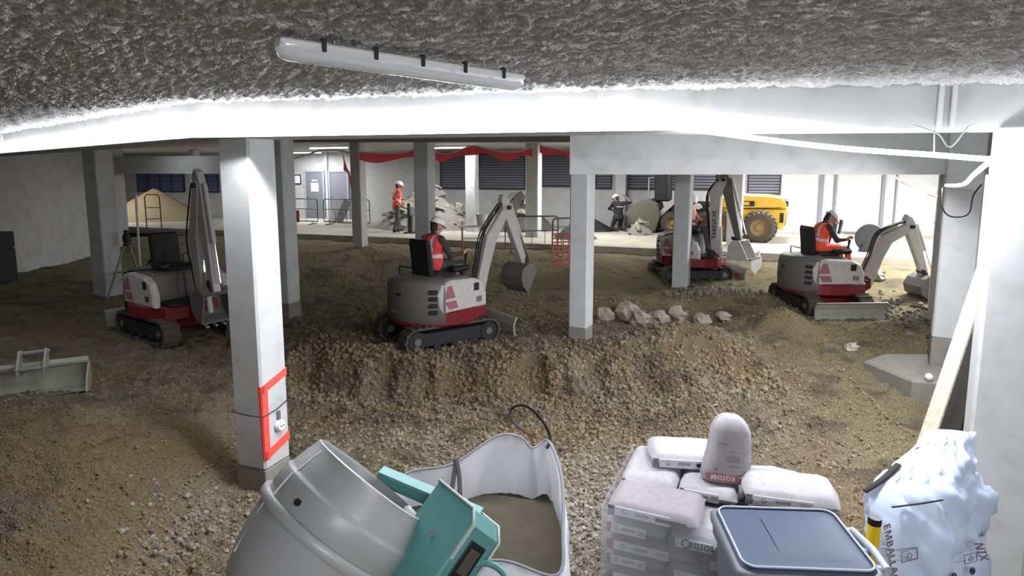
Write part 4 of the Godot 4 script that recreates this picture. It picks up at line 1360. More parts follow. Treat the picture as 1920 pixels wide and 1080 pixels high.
func soil_detail():
	var tint := [Color(0.72, 0.72, 0.72, 0.5), Color(0.95, 0.94, 0.92, 0.5), Color(0.6, 0.59, 0.58, 0.5), Color(0.82, 0.82, 0.82, 0.5)]
	var near_pit := func(): 
		var d := 2.6 + 5.8 * sqrt(rng.randf()); return Vector2(clampf(rng.randfn(0.6, 1.7), -2.9, 4.6), d)
	scatter("soil_clods", "loose brown clods covering the floor of the pit", "soil", stone_mesh(11), mats.clod, 42000, near_pit, 0.005, 0.034, tint)
	var bank := func(): return Vector2(rng.randf_range(-3.2, 3.6), 8.2 + rng.randfn(0.0, 0.45))
	scatter("soil_clods", "crumbled clods along the dug bank in the middle", "soil", stone_mesh(12), mats.clod, 9000, bank, 0.008, 0.055, tint)
	var mid := func(): return Vector2(rng.randf_range(-3.4, 7.4), rng.randf_range(8.4, 12.6))
	scatter("soil_clods", "scattered clods on the ground round the excavators", "soil", stone_mesh(13), mats.clod, 7000, mid, 0.005, 0.035, tint)
	var left := func(): return Vector2(rng.randf_range(-6.5, -2.2), rng.randf_range(2.4, 8.4))
	scatter("soil_clods", "small crumbs on the sandy mound at the lower left", "soil", stone_mesh(14), mats.clod, 7000, left, 0.004, 0.022, tint)
	var g1 := func(): return Vector2(-2.75 + rng.randfn(0, 0.16), 4.75 + rng.randfn(0, 0.3))
	scatter("gravel", "pale gravel spilled beside the foot of the spray-marked column", "gravel", stone_mesh(15), mats.gravel, 260, g1, 0.012, 0.035, [Color(0.55, 0.52, 0.49), Color(0.4, 0.36, 0.33), Color(0.68, 0.64, 0.6)])
	var g2 := func(): return Vector2(1.45 + rng.randfn(0, 0.35), 9.15 + rng.randfn(0, 0.22))
	scatter("gravel", "grey rubble gravel round the foot of the middle column", "gravel", stone_mesh(16), mats.gravel, 700, g2, 0.010, 0.04, [Color(0.45, 0.43, 0.40), Color(0.32, 0.29, 0.26), Color(0.6, 0.57, 0.54)])
	var g3 := func(): return Vector2(4.1 + rng.randfn(0, 0.4), 12.6 + rng.randfn(0, 0.25))
	scatter("gravel", "pale rubble at the foot of the white column left of the half-hidden excavator", "gravel", stone_mesh(17), mats.gravel, 500, g3, 0.015, 0.08, [Color(0.5, 0.47, 0.38), Color(0.62, 0.58, 0.5)])
	var g4 := func(): return Vector2(0.75 + rng.randfn(0, 0.32), 4.9 + rng.randfn(0, 0.9))
	scatter("gravel", "grey stones on the ground between the bulk bag and the cement bags", "gravel", stone_mesh(18), mats.gravel, 2600, g4, 0.006, 0.03, [Color(0.36, 0.34, 0.31), Color(0.26, 0.24, 0.21), Color(0.46, 0.43, 0.40)])
	var g5 := func(): return Vector2(7.2 + rng.randfn(0, 0.5), 10.9 + rng.randfn(0, 0.6))
	scatter("gravel", "pale broken concrete crumbs near the right columns", "gravel", stone_mesh(19), mats.gravel, 420, g5, 0.015, 0.08, [Color(0.5, 0.48, 0.44), Color(0.6, 0.58, 0.55), Color(0.3, 0.28, 0.25)])
	# broken rocks lying in front of the mound, each a thing
	var words := ["large pinkish rock at the left end of the broken rocks behind the middle column", "tall pinkish rock second in the row behind the middle column", "angular rock third in the row of broken rocks", "round pale rock fourth in the row of broken rocks", "flat rock fifth in the row of broken rocks", "pale rock near the right end of the broken rocks", "small low rock at the right end of the broken rocks"]
	var rp := [[1.62, 10.55, 0.22, 0.9], [2.05, 10.7, 0.30, 0.9], [2.2, 10.3, 0.24, 0.8], [2.55, 10.45, 0.25, 0.8], [2.95, 10.65, 0.26, 0.75], [3.3, 10.42, 0.22, 0.6], [3.72, 10.55, 0.2, 0.5]]
	for i in rp.size():
		var o := inst("rock", stone_mesh(60 + i, rp[i][3]), mats.rock, self, Transform3D(Basis(Vector3.UP, i * 1.3).scaled(Vector3.ONE * rp[i][2]), P(rp[i][0], gh(rp[i][0], rp[i][1]) + rp[i][2] * 0.35, rp[i][1])))
		tag(o, words[i], "rock", "broken rocks behind the middle column")
	var more := [[7.05, 13.2, 0.22, "pale rock lying left of the others behind the right excavator's boom"], [7.6, 13.35, 0.30, "largest pale rock lying behind the right excavator's boom"], [7.95, 13.1, 0.22, "pale rock lying right of the others behind the right excavator's boom"], [7.42, 10.7, 0.22, "broken concrete lump at the foot of the narrow right column"], [5.1, 8.95, 0.14, "pale splinter of concrete leaning on the footing block"], [4.85, 10.4, 0.12, "small pale stone left of the right excavator's track"]]
	for i in more.size():
		var q = more[i]
		var o := inst("rock", stone_mesh(80 + i, 0.7), mats.concrete_dusty, self, Transform3D(Basis(Vector3.UP, i * 0.9).scaled(Vector3.ONE * q[2]), P(q[0], gh(q[0], q[1]) + q[2] * 0.3, q[1])))
		tag(o, q[3], "rock")



# ---------------------------------------------------------------- machines
func limb(pts: Array, wid: Array) -> Array:   # outline of a bent arm round a line of points
	var l := []; var r := []
	for i in pts.size():
		var a: Vector2 = pts[maxi(i - 1, 0)]; var b: Vector2 = pts[mini(i + 1, pts.size() - 1)]
		var n: Vector2 = (b - a).normalized().orthogonal() * wid[i] * 0.5
		l.append(pts[i] + n); r.append(pts[i] - n)
	var t0: Vector2 = (pts[0] - pts[1]).normalized() * wid[0] * 0.5
	var e: int = pts.size() - 1
	var t1: Vector2 = (pts[e] - pts[e - 1]).normalized() * wid[e] * 0.5
	r.reverse()
	return [pts[0] + t0] + l + [pts[e] + t1] + r

func ram(parent: Node3D, a: Vector3, b: Vector3, r: float, part: float, xf: Transform3D):
	var g := G.new(); g.xf = xf
	var m := a.lerp(b, part)
	g.cyl(a, m, r, 12)
	var o := obj("hydraulic_cylinder", g, mats.machine_white, parent)
	g = G.new(); g.xf = xf
	g.cyl(m, b, r * 0.5, 10)
	obj("piston_rod", g, mats.chrome, o)

func track(parent: Node3D, z: float, L: float, H: float, W: float):
	var r := H / 2
	var g := G.new()
	var path := []
	for i in 9: path.append(Vector2(L / 2 - r, r) + Vector2(cos(-PI / 2 + PI * i / 8), sin(-PI / 2 + PI * i / 8)) * r)
	for i in 9: path.append(Vector2(-L / 2 + r, r) + Vector2(cos(PI / 2 + PI * i / 8), sin(PI / 2 + PI * i / 8)) * r)
	var n := path.size()
	var ro := []; var ri := []
	for q in [[-W / 2, 0.0], [-W / 2, 0.0]]: pass
	var rows := []
	for q in [[0.0, -W / 2], [0.0, W / 2], [0.035, W / 2], [0.035, -W / 2], [0.0, -W / 2]]:
		var row := []
		for i in n:
			var a: Vector2 = path[(i - 1 + n) % n]; var b: Vector2 = path[(i + 1) % n]
			var nn := (b - a).normalized().orthogonal()
			var p: Vector2 = path[i] + nn * q[0] * (-1.0 if nn.dot(Vector2(0, r) - path[i] * Vector2(0, 1)) < 0 else 1.0) * 1.0
			# shrink towards the middle line
			var c := Vector2(clampf(path[i].x, -L / 2 + r, L / 2 - r), r)
			p = path[i] + (c - path[i]).normalized() * q[0]
			row.append(Vector3(p.x, p.y, z + q[1]))
		rows.append(row)
	g.strip(rows, true, false)
	var belt := obj("rubber_track", g, mats.rubber_dusty, parent)
	g = G.new()
	var per := 2.0 * (L - 2 * r) + TAU * r
	var k := 34
	for i in k:
		var s := per * i / k
		var p: Vector2; var nn: Vector2
		if s < L - 2 * r: p = Vector2(-L / 2 + r + s, 0); nn = Vector2(0, -1)
		elif s < L - 2 * r + PI * r:
			var a := -PI / 2 + (s - (L - 2 * r)) / r
			nn = Vector2(cos(a), sin(a)); p = Vector2(L / 2 - r, r) + nn * r
		elif s < 2 * (L - 2 * r) + PI * r: p = Vector2(L / 2 - r - (s - (L - 2 * r) - PI * r), H); nn = Vector2(0, 1)
		else:
			var a := PI / 2 + (s - 2 * (L - 2 * r) - PI * r) / r
			nn = Vector2(cos(a), sin(a)); p = Vector2(-L / 2 + r, r) + nn * r
		g.box(Vector3(p.x + nn.x * 0.008, p.y + nn.y * 0.008, z), Vector3(0.032, 0.024, W), 0.004, Basis(Vector3(0, 0, 1), atan2(nn.y, nn.x) - PI / 2))
	obj("lugs", g, mats.rubber_dusty, belt)
	g = G.new()
	g.prism(limb([Vector2(-L / 2 + r, r), Vector2(L / 2 - r, r)], [H * 0.5, H * 0.5]), z - W * 0.36, z + W * 0.36, Transform3D.IDENTITY, 0.01)
	obj("track_frame", g, mats.steel_dark, parent)
	for s in [-1, 1]:
		g = G.new()
		g.cyl(Vector3(s * (L / 2 - r), r, z - W * 0.42), Vector3(s * (L / 2 - r), r, z + W * 0.42), r * 0.72, 16)
		obj("idler" if s > 0 else "sprocket", g, mats.steel_dark, parent)
		g = G.new()
		g.cyl(Vector3(s * (L / 2 - r), r, z - W * 0.46), Vector3(s * (L / 2 - r), r, z + W * 0.46), r * 0.28, 10)
		obj("hub", g, mats.machine_grey, parent)
	for i in 3:
		g = G.new()
		g.cyl(Vector3(-0.3 + i * 0.3, 0.09, z - W * 0.44), Vector3(-0.3 + i * 0.3, 0.09, z + W * 0.44), 0.055, 12)
		obj("roller", g, mats.steel_dark, parent)

# joints: the arm in the plane of the machine: boom foot, boom knee, boom end, stick end; bucket curl in radians
func excavator(label: String, at: Vector3, heading: float, track_heading: float, joints: Array, curl: float, blade := 1.0, lettering := ""):
	var t := thing("mini_excavator", label, "excavator", at, heading)
	var under := Node3D.new()
	under.name = "undercarriage"
	t.add_child(under)
	under.rotation.y = track_heading - heading
	for s in [-1.0, 1.0]: track(under, s * 0.49, 1.62, 0.40, 0.25)
	var g := G.new()
	g.box(Vector3(0, 0.24, 0), Vector3(0.8, 0.16, 0.76), 0.03)
	g.cyl(Vector3(0, 0.3, 0), Vector3(0, 0.37, 0), 0.32, 24)
	obj("track_carriage", g, mats.machine_red, under)
	# dozer blade
	g = G.new()
	var bl := [Vector2(0.0, 0.0), Vector2(-0.05, 0.08), Vector2(-0.055, 0.2), Vector2(-0.02, 0.30), Vector2(0.01, 0.33), Vector2(-0.01, 0.34), Vector2(-0.05, 0.31), Vector2(-0.085, 0.2), Vector2(-0.075, 0.06), Vector2(-0.03, 0.0)]
	g.prism(bl.map(func(p): return Vector2(p.x + 1.12, p.y + 0.02)), -0.65, 0.65)
	obj("dozer_blade", g, mats.steel_grey_paint, under)
	for s in [-0.3, 0.3]:
		g = G.new()
		g.prism(limb([Vector2(0.3, 0.24), Vector2(0.7, 0.22), Vector2(0.99, 0.14)], [0.12, 0.11, 0.12]), s - 0.03, s + 0.03, Transform3D.IDENTITY, 0.006)
		obj("blade_arm", g, mats.machine_red, under)
	# ---- upper works
	g = G.new()
	var deck := []
	for i in 25:
		var a := deg_to_rad(62.0 + 236.0 * i / 24.0)
		deck.append(Vector2(cos(a) * 0.74, sin(a) * 0.68))
	deck.append(Vector2(0.62, -0.5)); deck.append(Vector2(0.78, -0.22)); deck.append(Vector2(0.78, 0.22)); deck.append(Vector2(0.62, 0.5))
	g.prism(deck, 0.0, 0.22, Transform3D(Basis(Vector3(1, 0, 0), Vector3(0, 0, -1), Vector3(0, 1, 0)), Vector3(0, 0.38, 0)), 0.025)
	obj("deck", g, mats.machine_red, t)
	# rear cover (counterweight shell)
	g = G.new()
	g.lathe([Vector2(0.60, 0.40), Vector2(0.72, 0.42), Vector2(0.765, 0.48), Vector2(0.775, 0.7), Vector2(0.765, 0.95), Vector2(0.74, 1.04), Vector2(0.69, 1.08), Vector2(0.40, 1.09), Vector2(0.0, 1.09)], 28, deg_to_rad(118), deg_to_rad(242), 1.0, 0.93)
	var shell := obj("rear_cover", g, mats.machine_grey, t)
	g = G.new()
	g.box(Vector3(-0.776, 0.87, 0.06), Vector3(0.012, 0.035, 0.11), 0.004)
	obj("cover_latch", g, mats.black_plastic, shell)
	g = G.new()
	g.box(Vector3(-0.777, 0.6, -0.04), Vector3(0.008, 0.05, 0.15), 0.002)
	obj("name_plate", g, mats.print_grey, shell)
	# engine core under the seat
	g = G.new()
	g.box(Vector3(-0.08, 0.82, 0), Vector3(0.72, 0.50, 1.0), 0.05)
	obj("engine_bay", g, mats.machine_grey, t)
	for s in [-1.0, 1.0]:
		var side := Transform3D(Basis.IDENTITY, Vector3(0, 0, s * 0.555))
		g = G.new(); g.xf = side
		g.prism([[-0.42, 0.58], [0.52, 0.58], [0.52, 0.78], [0.44, 0.96], [0.28, 1.04], [-0.22, 1.07], [-0.40, 1.02], [-0.48, 0.86]], -0.06, 0.06, Transform3D.IDENTITY, 0.025)
		var pan := obj("side_cover", g, mats.machine_white, t)
		for q in [[[-0.37, 0.80], [-0.30, 0.99], [-0.22, 0.99], [-0.15, 0.80]], [[-0.36, 0.76], [-0.14, 0.76], [-0.10, 0.64], [-0.28, 0.64]]]:
			g = G.new(); g.xf = side
			g.prism(q, s * 0.055 - 0.01, s * 0.055 + 0.01)
			obj("air_intake", g, mats.print_pink if s > 0 else mats.machine_grey, pan)
		g = G.new(); g.xf = side
		g.prism(rrect(0.20, 0.16, 0.02).map(func(p): return p + Vector2(0.10, 0.90)), s * 0.055 - 0.006, s * 0.055 + 0.01)
		obj("service_hatch", g, mats.machine_white, pan)
		g = G.new(); g.xf = side
		g.box(Vector3(0.29, 0.91, s * 0.06), Vector3(0.11, 0.12, 0.012), 0.003)
		obj("warning_plate", g, mats.print_dark, pan)
		g = G.new(); g.xf = side
		for i in 4: g.box(Vector3(0.30 + i * 0.03, 0.71, s * 0.06), Vector3(0.012, 0.09, 0.012))
		obj("vent", g, mats.black_plastic, pan)
	for i in 4:
		g = G.new()
		g.box(Vector3(-0.50, 0.62 + i * 0.1, 0.52), Vector3(0.13, 0.06, 0.10), 0.012, Basis(Vector3.UP, -0.75))
		obj("tail_grille", g, mats.steel_dark, t)
	# seat
	g = G.new()
	g.box(Vector3(0.02, 1.10, 0), Vector3(0.46, 0.12, 0.48), 0.04)
	obj("seat_cushion", g, mats.seat_black, t)
	g = G.new()
	var bp := [[0.0, 0.0], [0.10, 0.0], [0.07, 0.28], [0.03, 0.54], [-0.03, 0.56], [-0.05, 0.5], [-0.02, 0.25]]
	var rows := []
	g.prism(bp.map(func(p): return Vector2(p[0] - 0.30, p[1] + 1.08)), -0.23, 0.23, Transform3D.IDENTITY, 0.03)
	obj("seat_back", g, mats.seat_black, t)
	g = G.new()
	g.tube([Vector3(-0.42, 1.08, -0.36), Vector3(-0.42, 1.21, -0.36), Vector3(-0.42, 1.21, -0.22), Vector3(-0.42, 1.21, 0.05)], 0.012, 6)
	obj("grab_rail", g, mats.wire_black, t)
	# floor, consoles, levers
	g = G.new()
	g.box(Vector3(0.50, 0.62, 0), Vector3(0.46, 0.03, 0.9), 0.006)
	obj("floor_plate", g, mats.steel_dark, t)
	for s in [-1.0, 1.0]:
		g = G.new()
		g.box(Vector3(0.22, 1.18, s * 0.33), Vector3(0.34, 0.10, 0.14), 0.03)
		var con := obj("console", g, mats.black_plastic, t)
		g = G.new()
		g.tube([Vector3(0.33, 1.22, s * 0.33), Vector3(0.36, 1.40, s * 0.32)], [0.014, 0.026], 8)
		obj("joystick", g, mats.rubber, con)
		g = G.new()
		g.tube([Vector3(0.55, 0.63, s * 0.12), Vector3(0.50, 1.08, s * 0.12)], 0.014, 6)
		obj("drive_lever", g, mats.steel_dark, t)
	# ---- arm
	var b0: Vector2 = joints[0]; var b1: Vector2 = joints[1]; var b2: Vector2 = joints[2]; var b3: Vector2 = joints[3]
	g = G.new()
	g.prism([[0.60, 0.36], [0.84, 0.36], [b0.x + 0.09, b0.y - 0.10], [b0.x + 0.08, b0.y + 0.12], [0.66, 0.72]], -0.15, 0.15, Transform3D.IDENTITY, 0.02)
	obj("swing_bracket", g, mats.machine_red, t)
	g = G.new()
	g.prism(limb([b0, b0.lerp(b1, 0.5), b1, b1.lerp(b2, 0.5), b2], [0.16, 0.21, 0.25, 0.20, 0.15]), -0.075, 0.075, Transform3D.IDENTITY, 0.012)
	var boom := obj("boom", g, mats.machine_white, t)
	if lettering:
		for s in [-1.0, 1.0]:
			var dir := (b1 - b0).normalized()
			var mid := b0.lerp(b1, 0.55)
			var ang := atan2(dir.y, dir.x)
			var basis := Basis(Vector3(0, 0, 1), ang) if s > 0 else Basis(Vector3(0, 0, 1), ang) * Basis(Vector3(1, 0, 0), PI)
			inst("lettering", text_mesh(lettering, 0.13, 0.004), mats.print_dark, boom, Transform3D(basis, Vector3(mid.x, mid.y, s * 0.077)))
	g = G.new()
	g.prism(limb([b2 + (b2 - b3).normalized() * 0.18, b2, b2.lerp(b3, 0.4), b3], [0.14, 0.22, 0.19, 0.12]), -0.06, 0.06, Transform3D.IDENTITY, 0.012)
	obj("stick", g, mats.machine_white if lettering == "" else mats.machine_grey, t)
	for q in [[b0, 0.05], [b2, 0.04], [b3, 0.035]]:
		g = G.new()
		g.cyl(Vector3(q[0].x, q[0].y, -0.12), Vector3(q[0].x, q[0].y, 0.12), q[1], 10)
		obj("pivot_pin", g, mats.steel_dark, t)
	var nrm: Vector2 = (b1 - b0).normalized().orthogonal()
	if nrm.y < 0 and absf(nrm.y) > 0.3: nrm = -nrm
	if (b0 + nrm).x < b0.x: nrm = nrm
	var back: Vector2 = b0 + Vector2(-0.02, -0.02)
	var up2: Vector2 = (b2 - b0).orthogonal().normalized()
	if (b1 - b0.lerp(b2, 0.5)).dot(up2) < 0: up2 = -up2
	ram(t, Vector3(b0.x + 0.13, b0.y - 0.08, 0), Vector3(b1.x, b1.y, 0) - Vector3(up2.x, up2.y, 0) * 0.08, 0.045, 0.55, Transform3D.IDENTITY)
	ram(t, Vector3(b1.x + up2.x * 0.16, b1.y + up2.y * 0.16, 0), Vector3(b2.x + (b2 - b3).normalized().x * 0.16, b2.y + (b2 - b3).normalized().y * 0.16, 0), 0.042, 0.6, Transform3D.IDENTITY)
	var sn: Vector2 = (b3 - b2).normalized().orthogonal()
	if sn.x < 0: sn = -sn
	ram(t, Vector3(b2.x + sn.x * 0.14, b2.y + sn.y * 0.14, 0), Vector3(b3.x + sn.x * 0.17, b3.y + sn.y * 0.17, 0) - Vector3((b3 - b2).normalized().x, (b3 - b2).normalized().y, 0) * 0.12, 0.036, 0.6, Transform3D.IDENTITY)
	# hoses over the boom
	for s in [-0.05, 0.0, 0.05]:
		g = G.new()
		g.tube(smooth_path([Vector3(b0.x - 0.12, b0.y + 0.05, s), Vector3(b0.lerp(b1, 0.5).x + up2.x * 0.16, b0.lerp(b1, 0.5).y + up2.y * 0.16, s), Vector3(b1.x + up2.x * 0.20, b1.y + up2.y * 0.20, s), Vector3(b2.x + up2.x * 0.15, b2.y + up2.y * 0.15, s)], 6), 0.012, 5)
		obj("hose", g, mats.rubber, t)
	# bucket
	var bk := Transform3D(Basis(Vector3(0, 0, 1), curl), Vector3(b3.x, b3.y, 0))
	g = G.new(); g.xf = bk
	var sec := [Vector2(0.10, 0.02), Vector2(-0.06, 0.04), Vector2(-0.16, -0.06), Vector2(-0.20, -0.22), Vector2(-0.12, -0.36), Vector2(0.04, -0.42), Vector2(0.24, -0.40)]
	var inner := []
	for i in range(sec.size() - 1, -1, -1): inner.append(sec[i].lerp(Vector2(0.06, -0.18), 0.07))
	g.prism(sec + inner, -0.24, 0.24)
	var bucket := obj("bucket", g, mats.machine_white if lettering else mats.machine_grey, t)
	for s in [-0.24, 0.24]:
		g = G.new(); g.xf = bk
		g.prism([[0.10, 0.02], [-0.06, 0.04], [-0.16, -0.06], [-0.20, -0.22], [-0.12, -0.36], [0.04, -0.42], [0.24, -0.40], [0.17, -0.18]], s - 0.01, s + 0.01)
		obj("side_plate", g, mats.machine_white if lettering else mats.machine_grey, bucket)
	for i in 4:
		g = G.new(); g.xf = bk
		g.box(Vector3(0.28, -0.40, -0.2 + i * 0.1333), Vector3(0.10, 0.03, 0.05), 0.008)
		obj("tooth", g, mats.steel, bucket)
	g = G.new(); g.xf = bk
	g.prism(limb([Vector2(0, 0), Vector2(-0.12, 0.10)], [0.08, 0.07]), -0.09, 0.09)
	obj("bucket_link", g, mats.steel_dark, bucket)
	return t

func machines():
	excavator("red and grey mini excavator seen from behind in the middle, its driver at work", P(-1.2, -0.04, 9.5), 0.84, 0.6, [Vector2(0.85, 0.5), Vector2(1.22, 1.55), Vector2(1.62, 2.05), Vector2(2.12, 0.95)], -0.9, 1.0)
	excavator("red and grey mini excavator on the right with its dozer blade towards us", P(6.02, -0.05, 11.85), 0.05, -PI / 2 + 0.05, [Vector2(0.88, 0.52), Vector2(1.28, 1.38), Vector2(1.74, 1.62), Vector2(2.13, 0.62)], -0.25, 1.0)
	excavator("mini excavator half hidden behind a white column, its boom raised to the beam", P(4.12, 0.14, 14.1), -0.75, 0.05, [Vector2(0.62, 0.55), Vector2(0.58, 1.95), Vector2(0.78, 2.32), Vector2(1.16, 0.98)], 0.15, 1.0, "TAKEUCHI")
	excavator("dark parked mini excavator on the left with its arm folded upright", P(-5.45, 0.0, 9.8), -0.6, -0.62 + PI, [Vector2(0.86, 0.55), Vector2(0.72, 1.6), Vector2(0.9, 2.42), Vector2(1.16, 0.82)], -0.5, 1.0)
	loader()
	shovel_machine()

func wheel(parent: Node3D, c: Vector3, r: float, w: float, xf := Transform3D.IDENTITY):
	var g := G.new()
	g.xf = xf * Transform3D(Basis(Vector3(1, 0, 0), PI / 2), c)
	var pr := []
	for q in [[0.52, -0.5], [0.70, -0.52], [0.88, -0.48], [0.97, -0.36], [1.0, 0.0], [0.97, 0.36], [0.88, 0.48], [0.70, 0.52], [0.52, 0.5]]: pr.append(Vector2(q[0] * r, q[1] * w))
	g.lathe(pr, 32)
	var tyre := obj("tyre", g, mats.rubber_dusty, parent)
	g = G.new()
	g.xf = xf * Transform3D(Basis(Vector3(1, 0, 0), PI / 2), c)
	for i in 22:
		for s in [-1.0, 1.0]:
			var a := TAU * (i + (0.5 if s > 0 else 0.0)) / 22
			g.box(Vector3(cos(a) * r * 0.985, s * w * 0.24, sin(a) * r * 0.985), Vector3(0.05, w * 0.5, 0.055), 0.01, Basis(Vector3.UP, -a) * Basis(Vector3(1, 0, 0), s * 0.5))
	obj("tread", g, mats.rubber_dusty, tyre)
	for s in [-1.0, 1.0]:
		g = G.new()
		g.xf = xf * Transform3D(Basis(Vector3(1, 0, 0), PI / 2), c)
		pr = []
		for q in [[0.0, 0.34], [0.2, 0.34], [0.22, 0.22], [0.44, 0.2], [0.5, 0.46], [0.55, 0.5]]: pr.append(Vector2(q[0] * r, q[1] * w * s))
		g.lathe(pr, 28)
		obj("rim", g, mats.rim_dusty, parent)

func loader():
	# yellow wheel loader, its rear end towards us on the right
	var t := thing("wheel_loader", "dusty yellow wheel loader half hidden by the white column", "wheel loader", P(7.05, SLAB, 18.6), -0.38)
	var g := G.new()
	var prof := [[-0.72, 0.95], [1.02, 0.98], [1.14, 0.98], [1.17, 1.12], [1.02, 1.30], [0.7, 1.36], [-0.30, 1.38], [-0.42, 1.30], [-0.72, 1.30]]
	g.prism(prof, -0.62, 0.62, Transform3D.IDENTITY, 0.04)
	obj("hood", g, mats.machine_yellow, t)
	g = G.new()
	g.prism([[-0.72, 0.42], [-0.10, 0.42], [0.02, 0.66], [0.18, 0.86], [0.42, 0.90], [0.66, 0.86], [0.82, 0.70], [0.92, 0.38], [1.08, 0.38], [1.16, 0.96], [-0.72, 0.96]], -0.58, 0.58, Transform3D.IDENTITY, 0.02)
	obj("chassis", g, mats.machine_yellow, t)
	g = G.new()
	g.box(Vector3(1.13, 0.68, 0), Vector3(0.05, 0.44, 0.66), 0.02, Basis(Vector3(0, 0, 1), -0.12))
	obj("rear_grille", g, mats.black_plastic, t)
	for s in [-1.0, 1.0]:
		g = G.new()
		g.box(Vector3(1.12, 1.13, s * 0.50), Vector3(0.12, 0.17, 0.22), 0.02)
		var h := obj("lamp_housing", g, mats.black_plastic, t)
		g = G.new()
		g.box(Vector3(1.18, 1.13, s * 0.50), Vector3(0.03, 0.13, 0.17), 0.01)
		obj("lamp_lens", g, mats.lamp_glass, h)
		g = G.new()
		g.box(Vector3(0.02, 1.12, s * 0.622), Vector3(0.52, 0.11, 0.012), 0.003)
		var pl := obj("name_plate", g, mats.machine_yellow, t)
		g = G.new()
		g.tube([Vector3(-0.24, 1.06, s * 0.628), Vector3(0.28, 1.06, s * 0.628), Vector3(0.28, 1.18, s * 0.628), Vector3(-0.24, 1.18, s * 0.628)], 0.012, 4, true)
		g.box(Vector3(0.20, 1.12, s * 0.628), Vector3(0.13, 0.09, 0.01), 0.0)
		obj("plate_print", g, mats.print_dark, pl)
		g = G.new()
		g.box(Vector3(0.02, 1.045, s * 0.622), Vector3(0.5, 0.015, 0.014))
		obj("stripe", g, mats.print_dark, t)
		g = G.new(); 
		g.tube(smooth_path([Vector3(-0.42, 1.30, s * 0.622), Vector3(-0.36, 1.06, s * 0.624), Vector3(-0.22, 0.97, s * 0.622), Vector3(0.5, 0.985, s * 0.622), Vector3(1.0, 1.01, s * 0.622)], 5), 0.012, 5)
		obj("hood_seam", g, mats.steel_dark, t)
		g = G.new()
		g.box(Vector3(1.02, 0.72, s * 0.585), Vector3(0.10, 0.28, 0.014), 0.003)
		obj("side_vent", g, mats.black_plastic, t)
		wheel(t, Vector3(0.44, 0.44, s * 0.70), 0.46, 0.36)
		wheel(t, Vector3(-0.66, 0.44, s * 0.70), 0.46, 0.36)
	# cab frame and front end, mostly behind the column
	g = G.new()
	for s in [-1.0, 1.0]:
		g.tube([Vector3(-0.2, 1.3, s * 0.55), Vector3(-0.22, 2.2, s * 0.5), Vector3(-0.8, 2.2, s * 0.5), Vector3(-0.84, 0.9, s * 0.55)], 0.04, 6)
	obj("cab_frame", g, mats.steel_dark, t)
	g = G.new()
	g.box(Vector3(-0.5, 2.24, 0), Vector3(0.8, 0.06, 1.15), 0.02)
	obj("cab_roof", g, mats.machine_yellow, t)
	g = G.new()
	g.box(Vector3(-0.88, 0.7, 0), Vector3(0.4, 0.5, 0.7), 0.05)
	obj("front_frame", g, mats.machine_yellow, t)
	g = G.new()
	g.box(Vector3(-0.30, 1.41, 0), Vector3(0.22, 0.03, 0.3), 0.01)
	g.cyl(Vector3(-0.25, 1.38, 0.2), Vector3(-0.25, 1.52, 0.2), 0.04, 8)
	obj("exhaust", g, mats.black_plastic, t)

func shovel_machine():
	# front loader with a raised grey shovel full of rubble, seen from the side
	var t := thing("shovel_loader", "machine with a big grey shovel tipped over twisted rubble at the far wall", "loader", P(5.05, SLAB, 21.2), PI - 0.36)
	var g := G.new()
	g.prism([[0.0, 0.05], [0.30, 0.02], [0.62, 0.25], [1.05, 0.62], [0.62, 1.02], [0.2, 1.12], [-0.06, 0.98], [-0.16, 0.55]], -0.75, 0.75, Transform3D.IDENTITY, 0.03)
	obj("shovel", g, mats.shovel_grey, t)
	g = G.new()
	for s in [-0.5, 0.5]: g.prism(limb([Vector2(-0.1, 0.6), Vector2(-0.6, 1.1), Vector2(-1.4, 0.9)], [0.16, 0.2, 0.2]), s - 0.06, s + 0.06, Transform3D.IDENTITY, 0.01)
	obj("lift_arms", g, mats.machine_white, t)
	g = G.new()
	g.box(Vector3(-1.1, 0.7, 0), Vector3(1.4, 0.7, 1.0), 0.08)
	obj("body", g, mats.steel_dark, t)
	g = G.new()
	g.box(Vector3(-0.15, 1.65, 0.1), Vector3(0.5, 1.2, 0.9), 0.05)
	obj("mast_box", g, mats.steel_dark, t)
	g = G.new()
	g.tube([Vector3(0.38, 1.25, 0.3), Vector3(0.38, 1.85, 0.3), Vector3(0.22, 1.85, 0.3)], 0.03, 6)
	g.tube([Vector3(0.1, 2.15, 0.5), Vector3(-0.35, 2.15, 0.5), Vector3(-0.35, 1.5, 0.5)], 0.03, 6)
	g.tube([Vector3(-0.55, 2.05, 0.55), Vector3(-0.55, 1.35, 0.55)], 0.035, 6)
	g.tube([Vector3(-0.55, 1.85, 0.55), Vector3(-0.8, 1.85, 0.55)], 0.03, 6)
	obj("guard_rail", g, mats.wire_white, t)
	for x in [-0.55, -1.6]:
		for s in [-1.0, 1.0]: wheel(t, Vector3(x, 0.36, s * 0.62), 0.36, 0.26)

